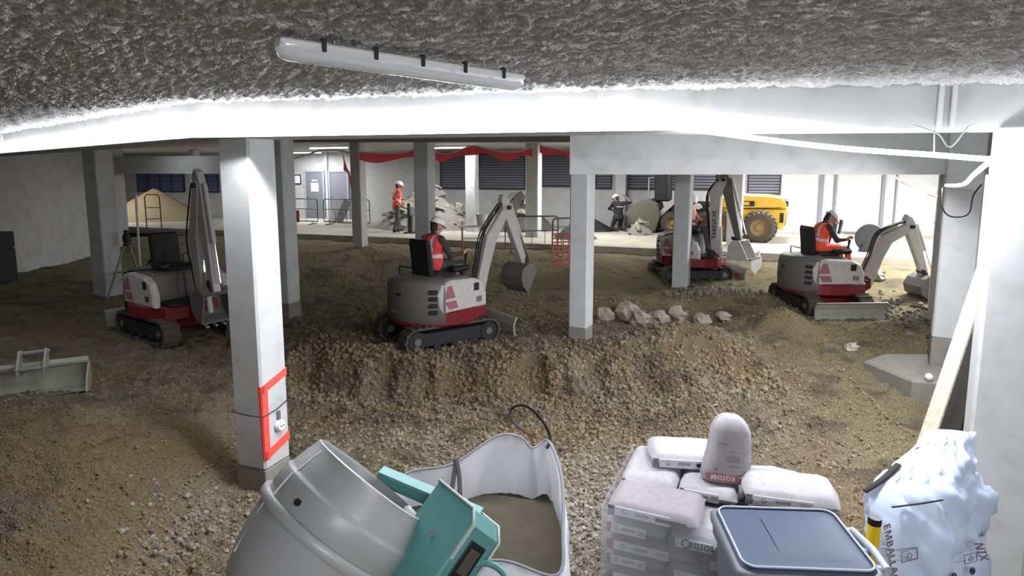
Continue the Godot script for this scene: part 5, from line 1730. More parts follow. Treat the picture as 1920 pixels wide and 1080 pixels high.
# ---------------------------------------------------------------- people
# A body is a field of tapered capsules joined smoothly and meshed as surface nets. bone: [a, b, ra, rb, colour]
class Body:
	var v := PackedVector3Array()
	var col := PackedColorArray()
	var idx := PackedInt32Array()
	func dist(p: Vector3, b: Array) -> float:
		var a: Vector3 = b[0]
		var ab: Vector3 = b[1] - a
		var t := clampf((p - a).dot(ab) / maxf(ab.length_squared(), 1e-9), 0.0, 1.0)
		return p.distance_to(a + ab * t) - lerpf(b[2], b[3], t)
	func add(bones: Array, cell: float, k: float, bands := []):
		var lo := Vector3.INF; var hi := -Vector3.INF
		for b in bones:
			var r := maxf(b[2], b[3]) + k + cell * 2.0
			for e in 2:
				lo = lo.min(b[e] - Vector3(r, r, r)); hi = hi.max(b[e] + Vector3(r, r, r))
		var n := Vector3i(((hi - lo) / cell).ceil()) + Vector3i(2, 2, 2)
		var f := PackedFloat32Array()
		f.resize(n.x * n.y * n.z)
		f.fill(1.0)
		for b in bones:
			var r := maxf(b[2], b[3]) + k + cell * 2.0
			var l: Vector3 = ((b[0].min(b[1]) - Vector3(r, r, r) - lo) / cell).floor()
			var h: Vector3 = ((b[0].max(b[1]) + Vector3(r, r, r) - lo) / cell).ceil()
			for z in range(maxi(0, int(l.z)), mini(n.z, int(h.z) + 1)):
				for y in range(maxi(0, int(l.y)), mini(n.y, int(h.y) + 1)):
					for x in range(maxi(0, int(l.x)), mini(n.x, int(h.x) + 1)):
						var d := dist(lo + Vector3(x, y, z) * cell, b)
						var i := x + n.x * (y + n.y * z)
						var o := f[i]
						var m := minf(d, o)
						var q := maxf(k - absf(d - o), 0.0) / k
						f[i] = m - q * q * k * 0.25
		var id := PackedInt32Array()
		id.resize(f.size())
		id.fill(-1)
		var off := [0, 1, n.x, n.x + 1, n.x * n.y, n.x * n.y + 1, n.x * n.y + n.x, n.x * n.y + n.x + 1]
		var cv := []
		for c in 8: cv.append(Vector3(c & 1, (c >> 1) & 1, c >> 2))
		var edges := [[0, 1], [2, 3], [4, 5], [6, 7], [0, 2], [1, 3], [4, 6], [5, 7], [0, 4], [1, 5], [2, 6], [3, 7]]
		for z in n.z - 1:
			for y in n.y - 1:
				for x in n.x - 1:
					var i := x + n.x * (y + n.y * z)
					var inside := 0
					for c in 8:
						if f[i + off[c]] < 0.0: inside += 1
					if inside == 0 or inside == 8: continue
					var s := Vector3.ZERO
					var cnt := 0
					for e in edges:
						var a := f[i + off[e[0]]]; var b := f[i + off[e[1]]]
						if (a < 0.0) != (b < 0.0):
							s += cv[e[0]].lerp(cv[e[1]], a / (a - b)); cnt += 1
					var p := lo + (Vector3(x, y, z) + s / cnt) * cell
					id[i] = v.size()
					v.append(p)
					var best := 9.0; var cc := Color.WHITE
					for bn in bones:
						var dd := dist(p, bn)
						if dd < best: best = dd; cc = bn[4]
					if bands:   # reflective bands of a vest: [foot, axis, chest, side, colour]
						var up: float = (p - bands[0]).dot(bands[1])
						var lat: float = absf((p - bands[2]).dot(bands[3]))
						if (up > 0.10 and up < 0.155) or (up > 0.2 and lat > 0.085 and lat < 0.125): cc = bands[4]
					col.append(cc)
		for z in range(1, n.z - 1):
			for y in range(1, n.y - 1):
				for x in range(1, n.x - 1):
					var i := x + n.x * (y + n.y * z)
					var s0 := f[i] < 0.0
					for ax in 3:
						var st: int = [1, n.x, n.x * n.y][ax]
						if s0 == (f[i + st] < 0.0): continue
						var u: int = [n.x, n.x * n.y, 1][ax]; var w: int = [n.x * n.y, 1, n.x][ax]
						var q := [id[i], id[i - u], id[i - u - w], id[i - w]]
						if q.min() < 0: continue
						if s0: idx.append_array([q[0], q[2], q[1], q[0], q[3], q[2]])
						else: idx.append_array([q[0], q[1], q[2], q[0], q[2], q[3]])

func hand_bones(wrist: Vector3, dir: Vector3, palm_n: Vector3, side: float, curl: float, c: Color) -> Array:
	var d := dir.normalized()
	var acr := d.cross(palm_n).normalized() * side
	var pn := palm_n.normalized()
	var out := [[wrist, wrist + d * 0.04, 0.026, 0.03, c], [wrist + d * 0.05 - acr * 0.022, wrist + d * 0.085 - acr * 0.024, 0.017, 0.014, c], [wrist + d * 0.05 + acr * 0.022, wrist + d * 0.085 + acr * 0.022, 0.018, 0.014, c], [wrist + d * 0.04, wrist + d * 0.085, 0.022, 0.018, c]]
	for i in 4:
		var base := wrist + d * 0.088 + acr * (0.03 - i * 0.02)
		var ln: float = [0.072, 0.08, 0.074, 0.058][i]
		var p := base
		var a := 0.0
		for s in 3:
			a += curl * [0.6, 0.9, 0.7][s]
			var nx: Vector3 = p + (d * cos(a) + pn * sin(a)) * ln * [0.45, 0.32, 0.23][s]
			out.append([p, nx, 0.0092 - s * 0.0006, 0.0088 - s * 0.0006, c])
			p = nx
	var tb := wrist + d * 0.025 + acr * 0.028
	var t1 := tb + (d * 0.6 + acr * 0.75 + pn * 0.3 * curl).normalized() * 0.042
	var t2 := t1 + (d * 0.8 + acr * (0.3 - 0.3 * curl) + pn * 0.6 * curl).normalized() * 0.032
	out.append([tb, t1, 0.013, 0.0105, c]); out.append([t1, t2, 0.0102, 0.0088, c])
	return out

# joints in the thing's own frame, x the way the person faces
func person(label: String, at: Vector3, turn: float, j: Dictionary, cl: Dictionary):
	var t := thing("person", label, "person", at, turn)
	var skin: Color = cl.get("skin", Color(0.42, 0.24, 0.17))
	var top: Color = cl.top; var leg: Color = cl.legs; var boot := Color(0.03, 0.028, 0.025)
	var sleeve: Color = cl.get("sleeve", top)
	var fore: Color = cl.get("fore", sleeve)
	var b := Body.new()
	var spine := [j.pelvis, j.waist, j.chest, j.neck]
	var side: Vector3 = (j.sh_r - j.sh_l).normalized()
	var bones := [[j.pelvis - side * 0.07, j.pelvis + side * 0.07, 0.125, 0.125, leg], [j.pelvis, j.waist, 0.13, 0.125, top], [j.waist - side * 0.05, j.waist + side * 0.05, 0.115, 0.115, top], [j.waist, j.chest, 0.125, 0.135, top], [j.chest - side * 0.08, j.chest + side * 0.08, 0.115, 0.115, top], [j.sh_l, j.sh_r, 0.068, 0.068, top], [j.chest, j.neck, 0.09, 0.062, top], [j.neck, j.head - (j.head - j.neck) * 0.3, 0.055, 0.052, skin]]
	for s in ["l", "r"]:
		bones.append([j["sh_" + s], j["el_" + s], 0.062, 0.046, sleeve])
		bones.append([j["el_" + s], j["wr_" + s], 0.044, 0.029, fore])
		bones.append([j["hip_" + s], j["kn_" + s], 0.088, 0.06, leg])
		bones.append([j["kn_" + s], j["an_" + s], 0.06, 0.043, leg])
		bones.append([j["an_" + s], j["toe_" + s], 0.05, 0.04, boot])
		bones.append([j["an_" + s], j["an_" + s] + (j["an_" + s] - j["kn_" + s]).normalized() * 0.05, 0.05, 0.048, boot])
	b.add(bones, 0.017, 0.035)
	# head with a face
	var up: Vector3 = (j.head - j.neck).normalized()
	var fwd: Vector3 = j.get("look", Vector3(1, 0, 0))
	fwd = (fwd - up * fwd.dot(up)).normalized()
	var rt := fwd.cross(up)
	var h: Vector3 = j.head
	var hair: Color = cl.get("hair", Color(0.03, 0.02, 0.015))
	var hb := [[h + up * 0.03 - fwd * 0.018, h + up * 0.03 + fwd * 0.02, 0.088, 0.082, skin], [h - up * 0.05 + fwd * 0.03, h - up * 0.075 + fwd * 0.045, 0.06, 0.038, skin], [h + up * 0.0 + fwd * 0.09, h - up * 0.028 + fwd * 0.112, 0.011, 0.016, skin], [h - up * 0.06 + fwd * 0.088 - rt * 0.018, h - up * 0.06 + fwd * 0.088 + rt * 0.018, 0.008, 0.008, skin.darkened(0.35)], [h + up * 0.035 + fwd * 0.095 - rt * 0.04, h + up * 0.035 + fwd * 0.095 + rt * 0.04, 0.009, 0.009, skin]]
	for s in [-1.0, 1.0]:
		hb.append([h + rt * s * 0.088 + up * 0.02, h + rt * s * 0.09 - up * 0.02, 0.016, 0.012, skin])
		hb.append([h + rt * s * 0.034 + fwd * 0.086 + up * 0.012, h + rt * s * 0.034 + fwd * 0.088 + up * 0.012, 0.0125, 0.0125, Color(0.06, 0.05, 0.05)])
	hb.append([h - fwd * 0.045 + up * 0.01, h - fwd * 0.05 - up * 0.05, 0.078, 0.055, hair])
	b.add(hb, 0.008, 0.02)
	for s in ["l", "r"]:
		var d: Vector3 = (j["wr_" + s] - j["el_" + s]).normalized()
		var hd: Vector3 = j.get("hand_" + s, d)
		var pn: Vector3 = j.get("palm_" + s, Vector3(0, -1, 0))
		pn = (pn - hd * pn.dot(hd)).normalized()
		b.add(hand_bones(j["wr_" + s] + d * 0.01, hd, pn, 1.0 if s == "r" else -1.0, j.get("curl", 0.7), cl.get("glove", skin)), 0.0055, 0.008)
	var o := MeshInstance3D.new()
	o.name = "body"
	o.mesh = indexed(b.v, b.idx, b.col)
	o.material_override = mats.body
	t.add_child(o)
	if cl.has("vest"):
		var vb := Body.new()
		var vc: Color = cl.vest
		var band := Color(0.55, 0.54, 0.52)
		var ax: Vector3 = (j.chest - j.pelvis).normalized()
		var q := 0.02
		vb.add([[j.pelvis, j.waist, 0.13 + q, 0.125 + q, vc], [j.pelvis - side * 0.06, j.pelvis + side * 0.06, 0.12 + q, 0.12 + q, vc], [j.waist - side * 0.05, j.waist + side * 0.05, 0.115 + q, 0.115 + q, vc], [j.waist, j.chest, 0.125 + q, 0.135 + q, vc], [j.chest - side * 0.08, j.chest + side * 0.08, 0.115 + q, 0.115 + q, vc], [j.sh_l.lerp(j.sh_r, 0.12), j.sh_r.lerp(j.sh_l, 0.12), 0.066 + q, 0.066 + q, vc]], 0.018, 0.03, [j.pelvis, ax, j.chest, side, band])
		var w := MeshInstance3D.new()
		w.name = "safety_vest"
		w.mesh = indexed(vb.v, vb.idx, vb.col)
		w.material_override = mats.body
		t.add_child(w)
		tag(w, "safety vest with reflective bands")
	# helmet
	var hx := Transform3D(Basis(fwd, up, rt), h + up * 0.045 - fwd * 0.005)
	var g := G.new(); g.xf = hx
	g.lathe([Vector2(0.135, 0.0), Vector2(0.137, 0.012), Vector2(0.118, 0.02), Vector2(0.115, 0.05), Vector2(0.10, 0.085), Vector2(0.07, 0.11), Vector2(0.03, 0.122), Vector2(0.0, 0.124)], 28, 0.0, TAU, 1.08, 0.92)
	g.prism([[0.10, -0.09], [0.17, -0.06], [0.185, 0.0], [0.17, 0.06], [0.10, 0.09]], 0.0, 0.012, Transform3D(Basis(Vector3(1, 0, 0), Vector3(0, 0, 1), Vector3(0, -1, 0)), Vector3(0, 0.012, 0)))
	obj("helmet", g, mats.helmet_white, t)
	return t

func seated(lean := 0.0) -> Dictionary:
	return {"pelvis": Vector3(-0.06, 1.24, 0), "waist": Vector3(-0.07 + lean * 0.3, 1.38, 0), "chest": Vector3(-0.07 + lean * 0.8, 1.55, 0), "neck": Vector3(-0.04 + lean, 1.69, 0), "head": Vector3(0.0 + lean * 1.3, 1.80, 0),
		"sh_l": Vector3(-0.06 + lean * 0.95, 1.62, -0.17), "sh_r": Vector3(-0.06 + lean * 0.95, 1.62, 0.17), "el_l": Vector3(0.06 + lean, 1.38, -0.26), "el_r": Vector3(0.06 + lean, 1.38, 0.26), "wr_l": Vector3(0.30, 1.40, -0.31), "wr_r": Vector3(0.30, 1.40, 0.31),
		"hip_l": Vector3(-0.02, 1.22, -0.10), "hip_r": Vector3(-0.02, 1.22, 0.10), "kn_l": Vector3(0.42, 1.20, -0.15), "kn_r": Vector3(0.42, 1.20, 0.15), "an_l": Vector3(0.52, 0.76, -0.15), "an_r": Vector3(0.52, 0.76, 0.15), "toe_l": Vector3(0.66, 0.70, -0.16), "toe_r": Vector3(0.66, 0.70, 0.16), "curl": 1.1, "hand_l": Vector3(0.6, 0.5, 0), "hand_r": Vector3(0.6, 0.5, 0)}

func people():
	var orange := Color(0.88, 0.09, 0.03)
	# drivers share the frame of their machine
	var s := seated(0.03)
	s.look = Vector3(1, -0.1, -0.1)
	person("driver in a red-orange vest and white helmet seen from behind on the middle excavator", P(-1.2, -0.04, 9.5), 0.84, s, {"top": Color(0.045, 0.03, 0.03), "legs": Color(0.03, 0.03, 0.035), "vest": Color(0.60, 0.05, 0.05)})
	s = seated(0.09)
	s.look = Vector3(1, -0.35, 0.1)
	s.head += Vector3(0.02, -0.03, 0)
	person("driver in an orange vest and white helmet leaning forward on the right excavator", P(6.02, -0.05, 11.85), 0.05, s, {"top": Color(0.05, 0.035, 0.03), "legs": Color(0.75, 0.10, 0.05), "vest": orange, "fore": Color(0.10, 0.05, 0.035)})
	s = seated(0.0)
	s.look = Vector3(0.6, -0.3, 0.8)
	person("driver in a pinkish shirt and white helmet half hidden by a raised boom", P(4.12, 0.14, 14.1), -0.75, s, {"top": Color(0.34, 0.10, 0.09), "legs": Color(0.06, 0.06, 0.07), "vest": Color(0.45, 0.18, 0.15)})
	# worker standing on the slab beside the rubble
	var st := {"pelvis": Vector3(0, 0.94, 0), "waist": Vector3(0.0, 1.08, 0), "chest": Vector3(0.02, 1.28, 0), "neck": Vector3(0.05, 1.45, 0), "head": Vector3(0.09, 1.57, 0), "sh_l": Vector3(0.03, 1.38, -0.18), "sh_r": Vector3(0.03, 1.38, 0.18), "el_l": Vector3(0.10, 1.14, -0.26), "el_r": Vector3(-0.12, 1.16, 0.30), "wr_l": Vector3(0.36, 1.10, -0.14), "wr_r": Vector3(0.06, 0.98, 0.30),
		"hip_l": Vector3(0, 0.92, -0.1), "hip_r": Vector3(0, 0.92, 0.1), "kn_l": Vector3(0.08, 0.50, -0.14), "kn_r": Vector3(-0.02, 0.50, 0.12), "an_l": Vector3(0.06, 0.09, -0.16), "an_r": Vector3(-0.12, 0.09, 0.12), "toe_l": Vector3(0.20, 0.045, -0.18), "toe_r": Vector3(0.03, 0.045, 0.13), "curl": 0.9, "look": Vector3(1, -0.4, 0.2)}
	person("worker in an orange vest and white helmet standing in front of the rubble heap", P(-3.92, SLAB, 20.9), 0.35, st, {"top": Color(0.60, 0.08, 0.05), "sleeve": Color(0.16, 0.06, 0.05), "fore": Color(0.36, 0.21, 0.15), "legs": Color(0.09, 0.085, 0.08), "vest": orange})
	# worker on his knees at the far wall, hands to his head
	var kn := {"pelvis": Vector3(0, 0.48, 0), "waist": Vector3(0.02, 0.63, 0), "chest": Vector3(0.03, 0.83, 0), "neck": Vector3(0.05, 1.0, -0.03), "head": Vector3(0.10, 1.11, -0.07), "sh_l": Vector3(0.04, 0.95, -0.18), "sh_r": Vector3(0.04, 0.95, 0.18), "el_l": Vector3(0.24, 0.76, -0.26), "el_r": Vector3(0.10, 0.98, 0.46), "wr_l": Vector3(0.40, 0.70, -0.08), "wr_r": Vector3(0.12, 1.19, 0.27), "hip_l": Vector3(0, 0.46, -0.1), "hip_r": Vector3(0, 0.46, 0.1), "kn_l": Vector3(0.22, 0.08, -0.16), "kn_r": Vector3(0.20, 0.08, 0.14), "an_l": Vector3(-0.22, 0.08, -0.16), "an_r": Vector3(-0.24, 0.08, 0.14), "toe_l": Vector3(-0.34, 0.05, -0.16), "toe_r": Vector3(-0.36, 0.05, 0.14), "curl": 0.6, "look": Vector3(1, -0.5, -0.5), "hand_r": Vector3(0, 0.6, -0.7)}
	var k: Node3D = person("kneeling worker in a black shirt and white helmet with an arm raised", P(3.72, SLAB, 21.4), PI / 2 + 0.2, kn, {"top": Color(0.02, 0.02, 0.023), "sleeve": Color(0.02, 0.02, 0.023), "fore": Color(0.36, 0.22, 0.16), "legs": Color(0.03, 0.03, 0.033)})
	var g := G.new()
	g.box(Vector3(-0.115, 0.84, 0), Vector3(0.012, 0.03, 0.24), 0.002)
	obj("shirt_print", g, mats.hivis_band, k)

# ---------------------------------------------------------------- the rear hall
func on_wall(x: float) -> Transform3D:   # a frame on the rear wall: x along it, z out of it
	var dirx := Vector3(41.5, 0, 14.94).normalized()
	return Transform3D(Basis(dirx, Vector3.UP, dirx.cross(Vector3.UP)), P(x, 0, 32.94 - (x + 24.0) * 0.36) + dirx.cross(Vector3.UP) * 0.0)

func louvre(n: int, x0: float, x1: float, y0: float, y1: float, label: String, m: Material, pitch := 0.1, mullions := 0):
	var a := on_wall(x0); var b := on_wall(x1)
	var w := a.origin.distance_to(b.origin)
	var t := Node3D.new()
	t.name = numbered("window_%d" % n)
	add_child(t)
	t.transform = on_wall((x0 + x1) / 2)
	tag(t, label, "louvre window", "", "structure")
	var g := G.new()
	g.box(Vector3(0, (y0 + y1) / 2, 0.01), Vector3(w, y1 - y0, 0.03))
	obj("back_panel", g, mats.louver_back, t)
	var slat := G.new()
	slat.box(Vector3.ZERO, Vector3(w - 0.06, 0.012, pitch * 0.95), 0.0, Basis(Vector3(1, 0, 0), 0.75))
	var sm := slat.mesh()
	var y := y0 + pitch * 0.7
	while y < y1 - pitch * 0.4:
		inst("slat", sm, m, t, Transform3D(Basis.IDENTITY, Vector3(0, y, 0.065)))
		y += pitch
	g = G.new()
	for s in [-1, 1]: g.box(Vector3(s * (w / 2 - 0.02), (y0 + y1) / 2, 0.05), Vector3(0.05, y1 - y0, 0.11), 0.006)
	g.box(Vector3(0, y0, 0.05), Vector3(w, 0.06, 0.13), 0.006)
	g.box(Vector3(0, y1, 0.05), Vector3(w, 0.06, 0.13), 0.006)
	obj("window_frame", g, mats.louver_back, t)
	for i in mullions:
		g = G.new()
		g.box(Vector3(-w / 2 + w * (i + 1) / (mullions + 1), (y0 + y1) / 2, 0.06), Vector3(0.05, y1 - y0, 0.12), 0.004)
		obj("mullion", g, mats.louver_back, t)

func rear_hall():
	louvre(1, -2.9, -1.75, 2.0, 3.4, "slatted louvre just right of the column behind the middle driver", mats.louver)
	louvre(2, -1.3, 0.55, 2.0, 3.4, "broad slatted louvre above the grey heap", mats.louver)
	louvre(3, 0.95, 2.95, 2.12, 3.4, "slatted louvre left of the middle column", mats.louver)
	louvre(4, 3.15, 3.72, 2.05, 3.4, "narrow slatted louvre just right of the middle column", mats.louver)
	louvre(5, 4.2, 6.1, 2.05, 3.3, "slatted louvre above the kneeling worker", mats.louver)
	louvre(6, 6.3, 7.4, 2.05, 3.3, "slatted louvre behind the raised boom", mats.louver)
	louvre(7, 8.15, 9.15, 1.9, 3.3, "slatted louvre above the yellow loader", mats.louver)
	louvre(8, -18.8, -15.9, 1.72, 2.75, "bluish louvre window above the sand heap in the far left", mats.louver_blue, 0.1, 3)
	louvre(9, -15.2, -13.9, 1.72, 2.75, "bluish louvre window behind the folded arm in the far left", mats.louver_blue, 0.1, 1)
	# bright panels with dark posts in the far right
	for a in [[10.32, 0.12, "dark post left of the right driver's helmet on the bright wall"], [10.72, 0.07, "dark post right of the right driver's helmet on the bright wall"], [12.02, 0.10, "dark double post in the middle of the bright wall"], [12.36, 0.05, "thin dark post at the right of the bright wall"]]:
		var f := on_wall(a[0])
		var g := G.new()
		g.box(Vector3(0, 2.0, 0.04), Vector3(a[1], 2.8, 0.09), 0.008)
		var o := obj("trim", g, mats.door_grey)
		o.transform = f
		tag(o, a[2], "post", "", "structure")
	var g := G.new()
	g.box(Vector3(0, 0.66, 0.03), Vector3(2.6, 0.06, 0.07), 0.008)
	var bb := obj("baseboard_far", g, mats.door_grey)
	bb.transform = on_wall(11.2)
	tag(bb, "grey rail along the foot of the bright wall", "rail", "", "structure")
	# doors at the far left
	for a in [[1, -8.75, 1.0, 2.05, "grey door with a paper notice in the far left"], [2, -7.55, 0.95, 2.05, "plain grey door leaf right of the one with the notice"]]:
		var t := Node3D.new()
		t.name = numbered("door_%d" % a[0])
		add_child(t)
		t.transform = on_wall(a[1])
		tag(t, a[4], "door", "", "structure")
		g = G.new(); g.box(Vector3(0, SLAB + a[3] / 2, 0.04), Vector3(a[2] - 0.08, a[3], 0.06), 0.008)
		obj("leaf", g, mats.door_grey, t)
		g = G.new()
		for s in [-1, 1]: g.box(Vector3(s * a[2] / 2, SLAB + a[3] / 2, 0.05), Vector3(0.08, a[3] + 0.1, 0.11), 0.008)
		g.box(Vector3(0, SLAB + a[3] + 0.04, 0.05), Vector3(a[2], 0.08, 0.11), 0.008)
		obj("door_frame", g, mats.bin_edge, t)
		g = G.new(); g.tube([Vector3(-0.38, SLAB + 1.0, 0.08), Vector3(-0.38, SLAB + 1.0, 0.13), Vector3(-0.26, SLAB + 1.0, 0.13)], 0.012, 6)
		obj("door_handle", g, mats.steel, t)
		if a[0] == 1:
			g = G.new(); g.box(Vector3(0.02, SLAB + 1.38, 0.075), Vector3(0.40, 0.38, 0.008))
			obj("paper_notice", g, mats.notice, t)
			g = G.new(); g.box(Vector3(0.02, SLAB + 1.68, 0.075), Vector3(0.30, 0.05, 0.01))
			obj("name_strip", g, mats.notice, t)
	var ft := thing("notice_frame", "dark framed notice on the white wall left of the grey door", "notice", on_wall(-9.65).origin, on_wall(0).basis.get_euler().y)
	g = G.new(); g.box(Vector3(0, 2.32, 0.03), Vector3(0.46, 0.44, 0.04), 0.02)
	obj("frame", g, mats.steel_dark, ft)
	g = G.new(); g.box(Vector3(0, 2.32, 0.052), Vector3(0.36, 0.34, 0.01), 0.005)
	obj("sheet", g, mats.notice, ft)
	g = G.new(); g.box(Vector3.ZERO, Vector3(0.14, 0.26, 0.05), 0.01)
	var sw := obj("wall_switch", g, mats.steel_dark); sw.transform = on_wall(-10.1) * Transform3D(Basis.IDENTITY, Vector3(0, 2.62, 0.03))
	tag(sw, "small dark switch plate above the framed notice", "switch")
	g = G.new(); g.cyl(Vector3(0, SLAB, 0.08), Vector3(0, HALL, 0.08), 0.06, 10)
	var pipe := obj("down_pipe", g, mats.wire_white); pipe.transform = on_wall(-8.12)
	tag(pipe, "white pipe running up the wall between the two grey doors", "pipe")
	# crowd barriers
	barrier(P(-8.6, SLAB, 24.4), -0.36, 2.1, "metal crowd barrier in front of the grey doors, the left one")
	barrier(P(-6.4, SLAB, 23.7), -0.36, 2.1, "metal crowd barrier in front of the grey doors, the right one")
	barrier(P(0.55, 0.42, 16.9), 0.2, 1.5, "metal barrier standing before the white far column in the middle")
	barrier(P(1.55, 0.42, 16.3), 0.5, 1.1, "metal barrier right of the white far column in the middle")
	# red board and white panels by the door
	g = G.new(); g.box(Vector3(0, 0.24, 0), Vector3(0.42, 0.48, 0.03), 0.005)
	var rb := obj("red_board", g, mats.red_panel); rb.position = P(-8.95, SLAB, 25.3); rb.rotation.y = -0.36
	tag(rb, "dark red board standing behind the left crowd barrier", "board")
	for i in 2:
		g = G.new(); g.box(Vector3(0, 0.5, 0), Vector3(0.30, 1.0, 0.05), 0.006)
		var wb := obj("propped_sheet", g, mats.wire_white if i == 0 else mats.louver)
		wb.transform = Transform3D(Basis(Vector3(0, 0, 1), -0.35 - i * 0.08) * Basis(Vector3.UP, 0.2), P(-7.35 + i * 0.3, SLAB, 24.9 - i * 0.05))
		tag(wb, ["white panel propped at a slant behind the right crowd barrier", "dark panel propped behind the slanted white panel"][i], "panel")
	# safety tape swags under the hall ceiling
	tape([P(-9.3, 3.28, 22.4), P(-8.0, 3.02, 21.6), P(-6.1, 3.36, 20.2), P(-4.9, 3.2, 19.2)], 0.05, "thin white and red tape sagging in front of the door wall", mats.tape_white)
	tape([P(-4.5, 3.22, 18.3), P(-3.4, 3.18, 18.4), P(-2.55, 3.34, 18.0), P(-2.3, 3.28, 17.9)], 0.30, "red tape swag left of the column behind the middle driver", mats.tape_red)
	tape([P(-2.2, 3.18, 17.9), P(-1.75, 3.16, 17.7), P(-1.1, 3.36, 17.5), P(-0.5, 3.22, 17.2), P(0.1, 3.18, 17.1), P(0.55, 3.3, 17.0)], 0.26, "red tape swag over the grey heap in the middle", mats.tape_red)
	tape([P(0.75, 3.34, 16.8), P(1.2, 3.24, 16.7), P(1.75, 3.16, 16.5)], 0.24, "short red tape swag just left of the middle column", mats.tape_red)
	tape([P(-5.5, 3.36, 20.2), P(-5.4, 2.9, 20.1), P(-5.1, 2.2, 20.0), P(-4.85, 1.6, 19.9)], 0.45, "pink and red tape hanging down beside the slab edge column", mats.tape_red)
	tape([P(9.9, 2.5, 16.0), P(10.35, 2.25, 15.9), P(10.95, 2.0, 15.8), P(11.2, 1.95, 15.7)], 0.04, "red and white tape crossing the bright far right wall", mats.tape_red)
	# spotted chain hanging in the bright corner
	var ch := thing("hanging_chain", "dark beaded cord hanging in the bright far right corner", "cord", P(11.1, 2.0, 15.75))
	for i in 9:
		g = G.new(); g.ball(Vector3(0.05 - i * 0.035, -0.06 - i * 0.075, 0), Vector3(0.035, 0.018, 0.02), 8, 5)
		obj("bead", g, mats.steel_dark, ch)
	# heaps
	heap("rubble_heap", "big heap of broken concrete and slabs behind the standing worker", P(-3.1, SLAB, 22.6), Vector3(1.95, 1.6, 1.5), mats.concrete, 3, 52)
	heap("spoil_heap", "grey heap of fine rubble behind the raised boom in the middle", P(0.25, SLAB, 21.9), Vector3(1.3, 1.35, 1.2), mats.slab_old, 9, 16)
	heap("sand_heap", "smooth pale sand heap in the far left hall", P(-15.6, SLAB, 26.8), Vector3(2.3, 1.35, 1.8), mats.sand_pale, 14, 0)
	heap("dark_heap", "low dark heap of black sheets beside the kneeling worker", P(2.9, SLAB, 21.3), Vector3(0.7, 0.42, 0.45), mats.seat_black, 21, 0)
	heap("debris_heap", "tangled debris in front of the big grey shovel", P(4.2, SLAB, 20.1), Vector3(0.45, 0.55, 0.4), mats.concrete, 27, 14)
	heap("spoil_heap", "low brown heap right of the white far column in the middle", P(1.95, 0.5, 18.8), Vector3(0.8, 0.7, 0.6), mats.slab_old, 33, 0)

func barrier(at: Vector3, turn: float, w: float, label: String):
	var t := thing("crowd_barrier", label, "barrier", at, turn, "metal crowd barriers")
	var g := G.new()
	var r := 0.09
	var path := [Vector3(-w / 2, 0.12, 0), Vector3(-w / 2, 1.0 - r, 0), Vector3(-w / 2 + r * 0.3, 1.0 - r * 0.3, 0), Vector3(-w / 2 + r, 1.0, 0), Vector3(w / 2 - r, 1.0, 0), Vector3(w / 2 - r * 0.3, 1.0 - r * 0.3, 0), Vector3(w / 2, 1.0 - r, 0), Vector3(w / 2, 0.12, 0)]
	g.tube(path, 0.022, 7, true)
	obj("frame", g, mats.barrier_metal, t)
	g = G.new(); g.tube([Vector3(-w / 2, 0.6, 0), Vector3(w / 2, 0.6, 0)], 0.016, 6)
	obj("mid_rail", g, mats.barrier_metal, t)
	for s in [-1, 1]:
		g = G.new(); g.tube([Vector3(s * w * 0.38, 0.14, 0), Vector3(s * w * 0.38, 0.02, 0.0), Vector3(s * w * 0.38, 0.015, 0.25)], 0.018, 6)
		g.tube([Vector3(s * w * 0.38, 0.02, 0.0), Vector3(s * w * 0.38, 0.015, -0.25)], 0.018, 6)
		obj("foot", g, mats.barrier_metal, t)
	for i in 3:
		g = G.new(); g.tube([Vector3(-w / 4 + i * w / 4, 0.12, 0), Vector3(-w / 4 + i * w / 4, 0.6, 0)], 0.009, 5)
		obj("bar", g, mats.barrier_metal, t)

func tape(pts: Array, h: float, label: String, m: Material):
	var p := smooth_path(pts, 8)
	var top := []; var bot := []
	for i in p.size():
		top.append(p[i]); bot.append(p[i] + Vector3(0.03 * sin(i * 0.8), -h * (0.75 + 0.25 * sin(i * 0.5)), 0.02 * sin(i * 1.3)))
	var t := thing("safety_tape", label, "tape")
	var g := G.new()
	g.strip([top, bot])
	obj("band", g, m, t)
	for e in [p[0], p[p.size() - 1]]:
		g = G.new()
		g.tube([e, Vector3(e.x, HALL + 0.01, e.z)], 0.006, 5)
		obj("hanger", g, mats.wire_white, t)
	g = G.new()
	g.tube(p, 0.02, 6)
	obj("white_edge", g, mats.tape_white, t)

func heap_height(n: FastNoiseLite, rough: float, x: float, z: float) -> float:
	var q := sqrt(x * x + z * z)
	return maxf(0.0, 1.0 - q) * (1.0 + rough * 2.0 * n.get_noise_2d(x * 3.0, z * 3.0)) + rough * n.get_noise_2d(x * 8.0, z * 8.0) * clampf((1.0 - q) * 5.0, 0.0, 1.0)

